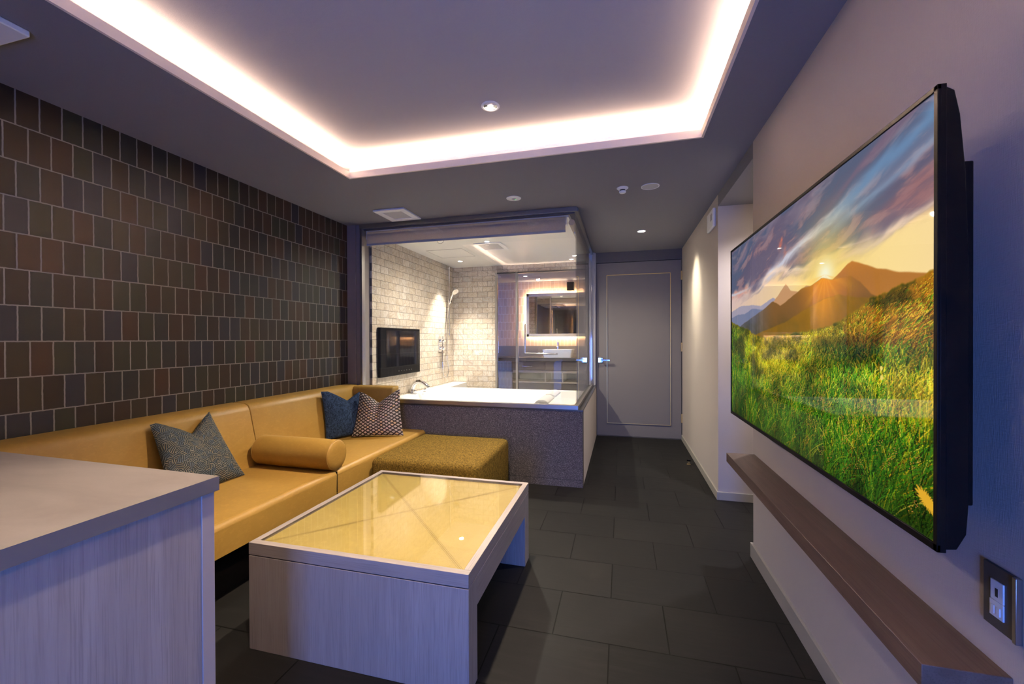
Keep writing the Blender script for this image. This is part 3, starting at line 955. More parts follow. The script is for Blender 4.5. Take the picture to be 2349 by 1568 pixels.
for (y0, y1) in ((SY0, 2.193), (2.195, 3.383)):
    bm = seat_bm(y0, y1)
    soften(bm, 0.035, 5, lambda e: all(v.co.x > -1.7 and v.co.z > 0.39 for v in e.verts))
    soften(bm, 0.007, 3, lambda e: e.calc_length() > 0.1 and abs(e.verts[0].co.y - e.verts[1].co.y) < 1e-5)
    obj('seat_cushion', bm, M['leather'], so, smooth=True)
for (y0, y1) in ((SY0, 2.193), (2.195, 3.385)):
    bm = bmesh.new()
    prism(bm, [(-2.4855, 0.385), (-2.270, 0.385), (-2.292, 0.50), (-2.345, 0.745), (-2.362, 0.776), (-2.390, 0.790), (-2.4855, 0.794)], 'y', y0 + 0.0012, y1 - 0.0012)
    soften(bm, 0.006, 3, lambda e: abs(e.verts[0].co.y - e.verts[1].co.y) < 1e-5)
    obj('backrest', bm, M['leather'], so, smooth=True)
bm = bmesh.new()
prism(bm, [(3.386, 0.385), (3.255, 0.385), (3.268, 0.745), (3.280, 0.776), (3.300, 0.787), (3.386, 0.787)], 'x', -2.352, -1.945)
soften(bm, 0.022, 4, lambda e: all(v.co.x > -1.95 for v in e.verts))
obj('end_backrest', bm, M['leather'], so, smooth=True)
# fine stitch seams
bm = B((-2.4, -1.6885, 2.1925, 2.1955, 0.27, 0.395))
obj('seam', bm, M['plinth'], so)

# bolster
bo = thing('bolster', 'round mustard leather bolster lying across the sofa seat', 'bolster', (-2.03, 2.20, 0.402))
prof = [(0, -0.003), (0.05, -0.002), (0.080, 0.0), (0.0865, 0.006), (0.088, 0.012)] + [(0.0885 + 0.0015 * math.sin(k / 12 * PI), 0.012 + 0.566 * k / 12) for k in range(1, 12)] + [(0.088, 0.578), (0.0865, 0.584), (0.080, 0.590), (0.05, 0.592), (0, 0.593)]
bm = bmesh.new()
lathe(bm, (-2.258, 2.202, 0.4955), [(r * 1.035, h * 0.96) for r, h in prof], 'x', 48)
obj('roll', bm, M['leather'], bo, smooth=True)
for xx in (-2.251, -1.699):
    bm = bmesh.new()
    rp = [(xx, 2.202 + 0.0900 * math.cos(a), 0.4955 + 0.0900 * math.sin(a)) for a in [2 * PI * k / 48 for k in range(49)]]
    tube(bm, rp, 0.0028, 6, caps=False)
    obj('piping', bm, M['leather'], bo, smooth=True)


# scatter cushions
def cushion(name, label, BL, BR, TR, TL, nrm, T, D, mat, vpos=0.0, group=None, pinch=0.055, width=0.62):
    BL, BR, TR, TL, nrm = [Vector(v) for v in (BL, BR, TR, TL, nrm)]
    nrm.normalize()
    N = 44
    bm = bmesh.new()
    uvl = bm.loops.layers.uv.new('uv')
    grid = {}
    for side in (1, -1):
        for i in range(N + 1):
            for j in range(N + 1):
                u = -1 + 2 * i / N
                v = -1 + 2 * j / N
                edge = (i in (0, N) or j in (0, N))
                if side == -1 and edge:
                    grid[(side, i, j)] = grid[(1, i, j)]
                    continue
                uu = u * (1 - pinch * (1 - v * v))
                vv = v * (1 - pinch * 0.6 * (1 - u * u)) if v < 0 else v
                s, t = (uu + 1) / 2, (vv + 1) / 2
                p = BL * (1 - s) * (1 - t) + BR * s * (1 - t) + TR * s * t + TL * (1 - s) * t
                w = max(0.0, 1 - abs(u - vpos) / 0.93)
                w = w ** 1.15
                tt = max(0.0, (v + 1) / 2)
                p = p - ((TL + TR) / 2 - (BL + BR) / 2).normalized() * (D * w * tt ** 2.2)
                th = T * (max(0, 1 - abs(u) ** 2.3) * max(0, 1 - abs(v) ** 2.3)) ** 0.55
                dent = 1 - 0.45 * math.exp(-((u - vpos) / 0.20) ** 2) * tt ** 1.3
                th *= dent
                wr = 0.0015 * math.sin(9 * u + 3 * v) * (1 - u * u) * (1 - v * v) + 0.003 * math.sin(5 * u - 7 * v) * (1 - u * u) * (1 - v * v)
                p = p + nrm * side * (th + wr)
                grid[(side, i, j)] = bm.verts.new(p)
        for i in range(N):
            for j in range(N):
                vs = [grid[(side, i, j)], grid[(side, i + 1, j)], grid[(side, i + 1, j + 1)], grid[(side, i, j + 1)]]
                ks = [(i, j), (i + 1, j), (i + 1, j + 1), (i, j + 1)]
                if side == -1:
                    vs, ks = vs[::-1], ks[::-1]
                try:
                    f = bm.faces.new(vs)
                except ValueError:
                    continue
                for lp, (a, c) in zip(f.loops, ks):
                    lp[uvl].uv = (a / N, c / N)
    o = obj(name, bm, mat, None, smooth=True, origin=tuple((BL + BR) / 2))
    return tag(o, label, 'cushion', group)


cushion('scatter_cushion', 'teal grey hatched cushion leaning on the sofa beside the counter', (-2.15, 1.545, 0.412), (-2.165, 1.985, 0.405), (-2.335, 1.905, 0.790), (-2.325, 1.58, 0.775),
        (0.87, -0.25, 0.40), 0.062, 0.105, M['hatch'], 0.12, 'cushions on the sofa')
cushion('scatter_cushion', 'plain navy blue cushion in the sofa corner', (-2.255, 2.80, 0.412), (-2.10, 3.12, 0.412), (-2.23, 3.20, 0.762), (-2.325, 2.83, 0.790),
        (0.80, -0.45, 0.28), 0.055, 0.085, M['navy'], 0.25, 'cushions on the sofa')
cushion('scatter_cushion', 'brown and cream diamond patterned cushion at the sofa end', (-2.135, 2.955, 0.412), (-1.755, 3.115, 0.408), (-1.845, 3.215, 0.775), (-2.175, 3.125, 0.755),
        (0.12, -0.95, 0.22), 0.055, 0.105, M['diamond'], 0.0, 'cushions on the sofa')

# ottoman
ot = thing('ottoman', 'square olive mustard woven ottoman beside the sofa end', 'ottoman', (-1.27, 2.89, 0))
bm = B(-1.664, -0.892, 2.498, 3.292, 0.060, 0.394)
soften(bm, 0.040, 6, lambda e: max(v.co.z for v in e.verts) > 0.39)
obj('upholstery', bm, M['ottoman'], ot, smooth=True)
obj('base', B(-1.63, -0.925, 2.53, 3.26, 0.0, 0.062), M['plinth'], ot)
bm = B((-0.9005, -0.8985, 2.4975, 2.4995, 0.07, 0.36))
bm2 = bmesh.new()

# ------------------------------------------------------------------ coffee table
tx0, tx1, ty0, ty1, tz = -1.408, -0.497, 1.305, 2.232, 0.415
ct = thing('coffee_table', 'low greyed oak coffee table with mustard leather top under glass', 'coffee table', (-0.95, 1.77, 0))
fr = 0.027
for (y0, y1) in ((ty0, ty0 + fr), (ty1 - fr, ty1)):
    obj('frame_end', B(tx0, tx1, y0, y1, 0.368, tz), M['oak_x'], ct, bevel=0.0012)
for (x0, x1) in ((tx0, tx0 + fr), (tx1 - fr, tx1)):
    obj('frame_side', B(x0, x1, ty0 + fr, ty1 - fr, 0.368, tz), M['oak_y'], ct, bevel=0.0012)
lb = obj('leather_inlay', B(tx0 + fr, tx1 - fr, ty0 + fr, ty1 - fr, 0.370, 0.402), M['leather_table'], ct, label='pale mustard leather panel with crossing stitched seams')
bm = bmesh.new()
a = Vector((tx0 + fr, ty1 - fr, 0.4025)); b_ = Vector((tx1 - fr, ty0 + fr, 0.4025))
c = Vector((tx0 + fr, ty0 + fr, 0.4025)); d = Vector((tx1 - fr, ty1 - fr, 0.4025))
for (p, q) in ((a, b_), (c, d)):
    dr_ = (q - p).normalized()
    nn = Vector((-dr_.y, dr_.x, 0))
    for o_ in (-0.006, 0.0, 0.006):
        w = 0.0009 if o_ else 0.0016
        vs = [bm.verts.new(v) for v in (p + nn * (o_ - w), q + nn * (o_ - w), q + nn * (o_ + w), p + nn * (o_ + w))]
        bm.faces.new(vs)
obj('stitching', bm, plain('stitch_line', (0.34, 0.25, 0.08), 0.8), lb)
obj('glass_top', B(tx0 + fr, tx1 - fr, ty0 + fr, ty1 - fr, 0.407, 0.4135), M['tableglass'], ct)
for (y0, y1) in ((ty0, ty0 + 0.085), (ty1 - 0.09, ty1)):
    obj('leg_panel', B(tx0, tx1, y0, y1, 0.0, 0.3645), M['oak_z'], ct, bevel=0.0012)
for (x0, x1) in ((tx0, tx0 + 0.03), (tx1 - 0.03, tx1)):
    obj('side_rail', B(x0, x1, ty0 + 0.085, ty1 - 0.09, 0.262, 0.3645), M['oak_y'], ct, bevel=0.0012)
obj('core', B(tx0 + 0.004, tx1 - 0.004, ty0 + 0.004, ty1 - 0.004, 0.3635, 0.3695), M['slot'], ct)

# ------------------------------------------------------------------ counter (near left)
kc = thing('kitchen_counter', 'greyed oak counter with a smooth greige stone top beside the sofa', 'counter', (-1.6, 0.6, 0))
bm = bmesh.new()
prism(bm, [(-0.952, 0.801), (-0.957, -0.10), (XL + 0.003, -0.10), (XL + 0.003, 0.82), (-1.879, 0.82)], 'z', 0.836, 0.870)
for f in bm.faces:
    f.normal_update()
    if abs(f.normal.z) < 0.5:
        f.material_index = 1
obj('worktop', bm, [M['counter'], plain('dark_worktop_edge', (0.13, 0.125, 0.13), 0.5)], kc)
obj('end_panel', B((-1.00, -0.966, 0.0, 0.766, 0.0, 0.836)), M['oak_z'], kc, bevel=0.001)
obj('corner_stile', B((-1.02, -0.963, 0.766, 0.797, 0.0, 0.836)), plain('pale_oak_edge', (0.42, 0.36, 0.33), 0.5), kc, bevel=0.001)
obj('carcass', B((XL + 0.004, -1.00, -0.05, 0.79, 0.0, 0.836)), M['oak_z'], kc)

# ------------------------------------------------------------------ wall shelf, television, outlet
ws = obj('wall_shelf', B(0.556, XR, 0.972, 2.518, 0.525, 0.573), M['oak_shelf'], bevel=0.0015, origin=(0.62, 1.75, 0.525))
tag(ws, 'long floating brown oak shelf on the wall below the large television', 'shelf')

tv = thing('television', 'large wall mounted television showing a sunlit green mountain meadow', 'television', (0.65, 1.66, 0.81))
TVX, ty_n, ty_f, tz0, tz1 = 0.550, 0.922, 2.397, 0.812, 1.656
# housing: bezel front + stepped back, swept along y with shaped ends
bz = 0.010
bm = B((TVX, TVX + 0.006, ty_n, ty_f, tz0, tz0 + bz + 0.004), (TVX, TVX + 0.006, ty_n, ty_f, tz1 - bz, tz1),
       (TVX, TVX + 0.006, ty_n, ty_n + bz, tz0, tz1), (TVX, TVX + 0.006, ty_f - bz, ty_f, tz0, tz1))
obj('bezel', bm, M['black'], tv, bevel=0.001)
obj('edge_band', B((TVX + 0.0045, TVX + 0.014, ty_n, ty_f, tz0, tz1)), M['black'], tv, bevel=0.001)
bm = bmesh.new()
prism(bm, [(TVX + 0.014, tz0 + 0.004), (TVX + 0.032, tz0 + 0.006), (TVX + 0.046, tz0 + 0.035), (TVX + 0.050, tz0 + 0.10), (TVX + 0.050, 1.30), (TVX + 0.044, 1.50), (TVX + 0.036, 1.60), (TVX + 0.028, tz1 - 0.012), (TVX + 0.014, tz1 - 0.003)], 'y', ty_n + 0.004, ty_f - 0.004)
obj('back_shell', bm, M['black'], tv, bevel=0.002)
for yy in (0.94, 1.50, 2.0):
    obj('bracket_arm', B(TVX + 0.048, 0.615, yy, yy + 0.028, 0.895, 1.52), M['black'], tv, bevel=0.003)
obj('wall_bracket', B(0.605, XR - 0.001, 1.45, 2.06, 1.05, 1.40), M['black'], tv, bevel=0.003)


# the picture on the screen, computed here and stored as a colour per vertex
def vnoise(xs, ys, seed, octv=4, pers=0.5):
    rng = np.random.RandomState(seed)
    out = np.zeros(np.broadcast(xs, ys).shape)
    amp, tot = 1.0, 0.0
    f = 1.0
    for _ in range(octv):
        G = rng.rand(64, 64)
        X, Y = xs * f, ys * f
        xi, yi = np.floor(X).astype(int), np.floor(Y).astype(int)
        fx, fy = X - xi, Y - yi
        fx, fy = fx * fx * (3 - 2 * fx), fy * fy * (3 - 2 * fy)
        g = lambda a, b: G[(a) % 64, (b) % 64]
        out += amp * ((g(xi, yi) * (1 - fx) + g(xi + 1, yi) * fx) * (1 - fy) + (g(xi, yi + 1) * (1 - fx) + g(xi + 1, yi + 1) * fx) * fy)
        tot += amp
        amp *= pers
        f *= 2.03
    return out / tot


def sm(a, b, x):
    t = np.clip((x - a) / (b - a), 0, 1)
    return t * t * (3 - 2 * t)


def paint(nx, ny):
    s = np.linspace(0, 1, nx)[None, :] * np.ones((ny, 1))
    t = np.linspace(0, 1, ny)[:, None] * np.ones((1, nx))
    A = 1.77
    img = np.zeros((ny, nx, 3))

    def lay(mask, col):
        m_ = mask[..., None]
        c = np.array(col) if not isinstance(col, np.ndarray) else col
        img[:] = img * (1 - m_) + c * m_
    # sky, sRGB numbers, converted at the end
    dx, dy = (s - 0.706) * A, t - 0.675
    r = np.sqrt(dx * dx + (dy * 1.25) ** 2)
    lay(np.ones_like(s), [0.93, 0.80, 0.66])
    lay(sm(0.95, 0.35, r) * sm(0.2, 0.8, s), [1.0, 0.88, 0.60])
    lay(sm(0.50, 0.05, s) * sm(0.60, 0.85, t) * 0.6, [0.86, 0.78, 0.78])
    # clouds run up from lower left to upper right in long streaks
    th = 0.20
    ua = s * A * math.cos(th) + t * math.sin(th)
    ub = -s * A * math.sin(th) + t * math.cos(th)
    warp = (vnoise(ua * 3, ub * 6, 40, 3) - 0.5)
    n1 = vnoise(ua * 1.6 + 5, ub * 7 + 3 + warp, 11, 5, 0.55)
    n2 = vnoise(ua * 2.6 + 9, ub * 12 + warp * 1.5, 5, 5, 0.6)
    n3 = vnoise(ua * 6 + 1, ub * 26 + warp * 2, 7, 5, 0.6)
    line = 0.70 + 0.10 * s + 0.05 * np.sin(s * 6)
    q = t - line
    base = sm(-0.05, 0.05, q + (n1 - 0.5) * 0.22 + (n3 - 0.5) * 0.05)
    lay(base * 0.95, [0.47, 0.43, 0.52])
    lay(base * sm(0.40, 0.60, n2) * 0.9, [0.33, 0.37, 0.48])
    lay(base * sm(0.52, 0.68, n1) * 0.8, [0.40, 0.36, 0.45])
    lay(base * sm(0.50, 0.68, n3) * sm(0.25, 0.05, np.abs(q - 0.06)) * 0.6, [0.70, 0.48, 0.46])
    lay(base * sm(0.55, 0.75, n3) * 0.35, [0.60, 0.58, 0.64])
    band = np.exp(-((t - (0.60 + 0.36 * s) + (n2 - .5) * 0.08) / 0.022) ** 2)
    lay(np.clip(band * (0.3 + n3 * 1.2), 0, 1) * sm(0.25, 0.4, s) * sm(0.95, 0.7, s), [0.80, 0.80, 0.86])
    for (o_, w_, c_, a_) in ((0.545, 0.022, [0.42, 0.55, 0.70], 0.9), (0.50, 0.018, [0.55, 0.66, 0.78], 0.6), (0.60, 0.02, [0.50, 0.40, 0.48], 0.7)):
        lay(np.clip(np.exp(-((t - (o_ + 0.42 * s) + (n1 - .5) * 0.10) / w_) ** 2) * sm(0.60, 0.85, s), 0, 1) * a_, c_)
    lay(sm(0.80, 1.0, s) * np.exp(-((t - 0.80 + (n2 - .5) * 0.12) / 0.05) ** 2) * 0.7, [0.62, 0.42, 0.42])
    edge = np.exp(-((q + (n1 - 0.5) * 0.22 + 0.005) / 0.016) ** 2)
    lay(np.clip(edge * (n3 * 1.5), 0, 1) * 0.75, [0.99, 0.87, 0.76])
    lay(edge * sm(0.45, 0.65, n2) * sm(0.5, 0.1, s) * 0.8, [0.90, 0.58, 0.50])
    for (cs, ct_, rr) in ((0.47, 0.86, 0.022), (0.50, 0.835, 0.018), (0.48, 0.885, 0.012)):
        lay(np.exp(-(((s - cs) * A) ** 2 + (t - ct_) ** 2) / rr ** 2) * np.clip(n3 * 2.0 - 0.4, 0, 1), [0.95, 0.50, 0.38])
    lay(sm(0.35, 0.0, s) * sm(0.74, 0.68, t) * sm(0.60, 0.66, t) * 0.6, [0.88, 0.76, 0.78])
    lay(sm(0.35, 0.0, s) * np.exp(-((t - 0.735 + (n2 - .5) * 0.05) / 0.008) ** 2) * 0.8, [0.80, 0.86, 0.92])
    glow = np.exp(-(r / 0.20) ** 2)
    lay(np.clip(glow * 0.85, 0, 1), [1.0, 0.86, 0.42])
    lay(np.exp(-(r / 0.058) ** 2), [1.0, 0.99, 0.86])

    def ridge(pts, seed, amp=0.006, f=40):
        xs = [p[0] for p in pts]
        ys = [p[1] for p in pts]
        y = np.interp(s, xs, ys)
        return y + (vnoise(s * f, s * 0 + seed, seed, 3) - 0.5) * amp

    def hill(pts, seed, col, amp=0.006, f=40, soft=0.003):
        y = ridge(pts, seed, amp, f)
        m_ = sm(-soft, soft, y - t)
        lay(m_, col)
        return y, m_
    ones = np.ones_like(s)[..., None]
    hill([(0, .625), (.1, .645), (.2, .640), (.32, .62), (.42, .645), (.5, .60), (1, .58)], 2, [0.66, 0.63, 0.70])
    hill([(0, .50), (.36, .55), (.38, .60), (.455, .645), (.506, .690), (.535, .655), (.58, .64), (.62, .655), (.66, .645), (.8, .6)], 3, [0.80, 0.60, 0.42])
    hill([(0, .585), (.08, .60), (.16, .595), (.24, .615), (.33, .60), (.5, .58), (1, .5)], 4, [0.47, 0.50, 0.62])
    y, m_ = hill([(0, .40), (.50, .50), (.55, .56), (.66, .625), (.72, .64), (.762, .665), (.79, .685), (.804, .690), (.84, .668), (.88, .645), (.93, .622), (1.0, .60)], 5, [0.80, 0.50, 0.20], 0.004)
    lay(m_ * sm(0.72, 0.62, t) * 0.5, [0.62, 0.42, 0.20])
    y, m_ = hill([(0, .47), (0.05, .50), (.16, .545), (.27, .575), (.36, .605), (.42, .628), (.47, .60), (.54, .625), (.60, .650), (.64, .648), (.69, .665), (.74, .650), (.80, .645), (.83, .62), (.86, .58), (1, .5)], 6, [0.52, 0.36, 0.18], 0.005)
    lay(m_ * sm(0.45, 0.20, s), [0.36, 0.37, 0.44])
    lay(m_ * np.exp(-(r / 0.16) ** 2), [0.98, 0.60, 0.16])
    nn = vnoise(s * 30, t * 30 + s * 12, 21, 4)
    lay(m_ * sm(0.60, 0.50, t) * 0.7 * nn, [0.26, 0.24, 0.10])
    y, m_ = hill([(0, .40), (.2, .46), (.38, .50), (.50, .525), (.60, .56), (.70, .592), (.76, .597), (.82, .575), (.9, .56), (1, .5)], 7, [0.60, 0.42, 0.10], 0.005)
    lay(m_ * nn * 0.6, [0.42, 0.34, 0.08])
    lay(m_ * np.exp(-(((s - 0.70) * A) ** 2 + (t - 0.60) ** 2) / 0.10 ** 2) * 0.8, [0.96, 0.62, 0.14])
    # near hill at right (golden) and meadow
    gy, gm = hill([(0, .562), (.05, .545), (.12, .525), (.18, .512), (.24, .487), (.30, .468), (.36, .462), (.45, .470), (.56, .478), (.66, .490), (.72, .498), (.78, .520), (.84, .555), (.865, .572), (.90, .574), (.94, .590), (.97, .597), (1.0, .612)], 8, [0.60, 0.50, 0.07], 0.012, 90, 0.004)
    na = vnoise(s * 14 * A, t * 14, 31, 5, 0.6)
    nb = vnoise(s * 60 * A, t * 22, 32, 4, 0.6)
    depth = np.clip((gy - t) / 0.5, 0, 1)
    lay(gm * sm(0.75, 0.9, s) * sm(0.0, 0.3, na), [0.66, 0.44, 0.08])
    lay(gm * sm(0.86, 1.0, s) * sm(0.58, 0.50, t) * sm(0.44, 0.52, t) * sm(0.35, 0.6, na), [0.34, 0.22, 0.07])
    lay(gm * np.exp(-(((s - 0.42) * A / 0.35) ** 2 + ((t - 0.39) / 0.09) ** 2)) * 0.8, [0.80, 0.72, 0.08])
    lay(gm * sm(0.36, 0.18, t) * 0.85, [0.20, 0.38, 0.07])
    lay(gm * np.exp(-(((s - 0.77) * A / 0.20) ** 2 + ((t - 0.395) / 0.055) ** 2)) * 0.8, [0.22, 0.28, 0.06])
    lay(gm * sm(0.20, 0.02, s) * sm(0.10, 0.4, t) * sm(0.56, 0.48, t) * 0.8, [0.16, 0.30, 0.07])
    lay(gm * sm(0.62, 0.40, nb) * 0.30, [0.10, 0.18, 0.03])
    lay(gm * sm(0.60, 0.85, na) * 0.4, [0.85, 0.75, 0.15])
    patch = vnoise(s * 9 * A + 3, t * 16, 77, 4, 0.6)
    lay(gm * sm(0.50, 0.34, patch) * 0.55, [0.07, 0.16, 0.04])
    # grass blades
    rng = np.random.RandomState(4)
    pal_g = np.array([[0.22, 0.46, 0.07], [0.30, 0.55, 0.08], [0.14, 0.34, 0.05], [0.42, 0.60, 0.10], [0.08, 0.20, 0.04], [0.25, 0.50, 0.12], [0.05, 0.12, 0.03]])
    pal_y = np.array([[0.82, 0.74, 0.10], [0.70, 0.66, 0.08], [0.58, 0.60, 0.08], [0.88, 0.68, 0.12], [0.40, 0.42, 0.05], [0.92, 0.84, 0.26]])
    pal_o = np.array([[0.80, 0.55, 0.12], [0.62, 0.38, 0.08], [0.45, 0.26, 0.07], [0.88, 0.66, 0.16], [0.30, 0.18, 0.05]])
    NBL = 24000
    yy = rng.rand(NBL) ** 0.85
    order = np.argsort(-yy)
    gyl = gy[0]
    for idx in order:
        s0 = rng.rand()
        top = gyl[min(nx - 1, int(s0 * (nx - 1)))]
        t0 = yy[idx] * (top + 0.02) - 0.03
        d_ = np.clip((top - t0) / 0.55, 0, 1)
        L = 0.006 + 0.115 * d_ ** 1.3 * (0.5 + rng.rand())
        lean = (rng.randn() * 0.45 + 0.25) if s0 > 0.3 else rng.randn() * 0.35
        if s0 > 0.85 and t0 > 0.42:
            lean = 0.9 + 0.3 * rng.randn()
        py = np.exp(-(((s0 - 0.42) * A / 0.42) ** 2 + ((t0 - 0.40) / 0.13) ** 2)) + 0.8 * np.exp(-(((s0 - 0.97) * A / 0.20) ** 2 + ((t0 - 0.27) / 0.10) ** 2)) \
            + 0.6 * (s0 > 0.6) * (t0 > 0.44) + 0.25 * np.exp(-(((s0 - 0.35) * A / 0.2) ** 2 + ((t0 - 0.25) / 0.12) ** 2)) + 0.12
        u_ = rng.rand()
        if s0 > 0.78 and t0 > 0.42 and u_ < 0.75:
            c = pal_o[rng.randint(5)]
        elif u_ < py:
            c = pal_y[rng.randint(6)]
        elif u_ > 0.985:
            c = pal_o[rng.randint(5)]
        else:
            c = pal_g[rng.randint(7)]
        pv = patch[int(np.clip(t0, 0, 1) * (ny - 1)), int(s0 * (nx - 1))]
        dark = 0.55 + 0.75 * float(np.clip((pv - 0.30) / 0.32, 0, 1)) * (0.75 + 0.35 * float(np.clip((t0 - 0.1) / 0.3, 0, 1)))
        if abs(s0 - 0.77) < 0.12 and abs(t0 - 0.395) < 0.06:
            dark *= 0.6
        n = max(3, int(L * ny * 1.1))
        q = np.linspace(0, 1, n)
        xs = ((s0 + (lean * q + 0.5 * lean * q * q) * L / A) * (nx - 1)).astype(int)
        ys = ((t0 + q * L * (1 - 0.25 * q * abs(lean))) * (ny - 1)).astype(int)
        ok = (xs >= 0) & (xs < nx) & (ys >= 0) & (ys < ny)
        sh_ = (0.62 + 0.5 * q[ok])[:, None] * dark
        img[ys[ok], xs[ok]] = img[ys[ok], xs[ok]] * 0.25 + np.clip(c * sh_, 0, 1) * 0.75
    # seed heads and the yellow flower
    for _ in range(60):
        s0 = 0.3 + 0.68 * rng.rand()
        t0 = 0.03 + 0.25 * rng.rand()
        for k in range(14):
            x = int((s0 + 0.006 * math.sin(k) + 0.0015 * k) * nx)
            y = int((t0 + 0.0028 * k) * ny)
            if 0 <= x < nx - 1 and 0 <= y < ny - 1:
                img[y, x] = [0.78, 0.55, 0.25]
    for (cs, ct_, ra) in ((0.887, 0.375, 0.0075), (0.888, 0.350, 0.0085)):
        lay(sm(ra, ra * 0.7, np.sqrt(((s - cs) * A) ** 2 + (t - ct_) ** 2)), [0.93, 0.84, 0.42])
    fm = np.sqrt(((s - 0.985) * A * 0.9) ** 2 + ((t - 0.083) + (s - 0.985) * 0.8) ** 2 * 3)
    ang = np.arctan2(t - 0.083, (s - 0.985) * A)
    lay(sm(0.034, 0.028, fm + 0.006 * np.sin(ang * 22)), [0.90, 0.68, 0.18])
    # sun rays over the hills
    ray_ = np.clip(np.sin(np.arctan2(dy, dx) * 14), 0, 1) * np.exp(-(r / 0.15) ** 2) * 0.35 * (dy < 0)
    lay(ray_, [1.0, 0.72, 0.25])
    img = np.clip(img, 0, 1)
    lin = np.where(img <= 0.04045, img / 12.92, ((img + 0.055) / 1.055) ** 2.4)
    return lin


def screen():
    nx, ny = 620, 480
    pic = paint(nx, ny)
    y0, y1, z0, z1 = ty_f - bz, ty_n + bz, tz0 + bz + 0.004, tz1 - bz
    X = TVX + 0.0035
    S = np.linspace(0, 1, nx)
    Tt = np.linspace(0, 1, ny)
    og = ORG[tv.name]
    co = np.zeros((ny, nx, 3), np.float32)
    co[..., 0] = X - og.x
    co[..., 1] = (y0 + (y1 - y0) * S)[None, :] - og.y
    co[..., 2] = (z0 + (z1 - z0) * Tt)[:, None] - og.z
    i = np.arange((ny - 1) * (nx - 1))
    r_, c_ = i // (nx - 1), i % (nx - 1)
    a = r_ * nx + c_
    faces = np.stack([a, a + nx, a + nx + 1, a + 1], 1).astype(np.int32)
    me = bpy.data.meshes.new('screen')
    me.vertices.add(nx * ny)
    me.vertices.foreach_set('co', co.reshape(-1))
    me.loops.add(faces.size)
    me.loops.foreach_set('vertex_index', faces.reshape(-1))
    me.polygons.add(len(faces))
    me.polygons.foreach_set('loop_start', (np.arange(len(faces)) * 4).astype(np.int32))
    me.update(calc_edges=True)
    at = me.attributes.new('picture', 'FLOAT_COLOR', 'POINT')
    buf = np.ones((ny * nx, 4), np.float32)
    buf[:, :3] = pic.reshape(-1, 3)
    at.data.foreach_set('color', buf.reshape(-1))
    me.materials.append(M['screen'])
    o = bpy.data.objects.new('screen', me)
    COL.objects.link(o)
    o.parent = tv
    ORG[o.name] = og
    o['label'] = 'lit screen with a picture of a green meadow and mountains at sunset'
    return o


screen()

# wall outlet
wo = thing('wall_outlet', 'dark outlet plate with white sockets at the near end of the shelf', 'outlet', (XR, 0.99, 0.705))
obj('plate', B(XR - 0.006, XR, 0.962, 1.030, 0.645, 0.765), M['plate'], wo, bevel=0.0015)
obj('metal_edge', B(XR - 0.010, XR, 0.954, 0.962, 0.645, 0.765), M['steel'], wo, bevel=0.001)
sk = obj('upper_socket', B(XR - 0.0085, XR - 0.005, 0.982, 1.010, 0.700, 0.738), M['white'], wo, bevel=0.0008)
obj('slot', B(XR - 0.0088, XR - 0.008, 0.993, 0.999, 0.708, 0.724), M['slot'], sk)
sk = obj('lower_socket', B(XR - 0.0085, XR - 0.005, 0.982, 1.012, 0.668, 0.699), M['white'], wo, bevel=0.0008)
obj('switch', B((XR - 0.0105, XR - 0.008, 0.999, 1.007, 0.674, 0.690), (XR - 0.0105, XR - 0.008, 0.987, 0.995, 0.674, 0.690)), M['white'], sk, bevel=0.0008)

# thermostat on corridor wall
th = thing('wall_controller', 'white wall controller with a small grey display high in the corridor', 'controller', (XR, 3.58, 2.12))
obj('housing', B(XR - 0.022, XR, 3.465, 3.700, 2.055, 2.200), M['white'], th, bevel=0.008)
obj('display', B(XR - 0.0235, XR - 0.021, 3.50, 3.555, 2.115, 2.165), M['grille'], th)

# door stop
ds = thing('door_stop', 'brass floor door stop with black rubber cap in the corridor', 'door stop', (0.617, 4.28, 0))
bm = bmesh.new()
lathe(bm, (0.617, 4.28, 0), [(0.018, 0), (0.018, 0.003), (0.009, 0.006), (0.009, 0.032)], 'z', 20)
obj('stem', bm, M['brass'], ds, smooth=True)
bm = bmesh.new()
lathe(bm, (0.617, 4.28, 0.032), [(0, 0), (0.017, 0), (0.019, 0.004), (0.017, 0.014), (0, 0.015)], 'z', 20)
obj('rubber_cap', bm, M['black'], ds, smooth=True)

# ------------------------------------------------------------------ ceiling fittings in the room
x, y, z = -0.66, 2.085, ZT
dl = thing('tray_downlight', 'chrome reflector downlight in the raised ceiling tray', 'ceiling light', (x, y, z))
bm = bmesh.new()
lathe(bm, (x, y, z), [(0.048, 0), (0.048, -0.004), (0.038, -0.006), (0.036, -0.002)], 'z', 40)
obj('rim', bm, M['white'], dl, smooth=True)
bm = bmesh.new()
for k in range(8):
    a0, a1 = 2 * PI * k / 8, 2 * PI * (k + 1) / 8
    vs = [bm.verts.new((x + 0.036 * math.cos(a0), y + 0.036 * math.sin(a0), z - 0.003)), bm.verts.new((x + 0.036 * math.cos(a1), y + 0.036 * math.sin(a1), z - 0.003)),
          bm.verts.new((x + 0.014 * math.cos(a1), y + 0.014 * math.sin(a1), z - 0.0008)), bm.verts.new((x + 0.014 * math.cos(a0), y + 0.014 * math.sin(a0), z - 0.0008))]
    bm.faces.new(vs)
obj('reflector', bm, M['chrome'], dl)
bm = bmesh.new()
lathe(bm, (x, y, z - 0.0009), [(0.014, 0), (0, 0)], 'z', 20)
obj('lens', bm, M['lamp'], dl)
light('lamp', 'SPOT', (x, y, z - 0.02), 255, SOFT, parent=dl, rot=(0, 0.20, 0), spot_size=1.46, spot_blend=0.8, shadow_soft_size=0.03)

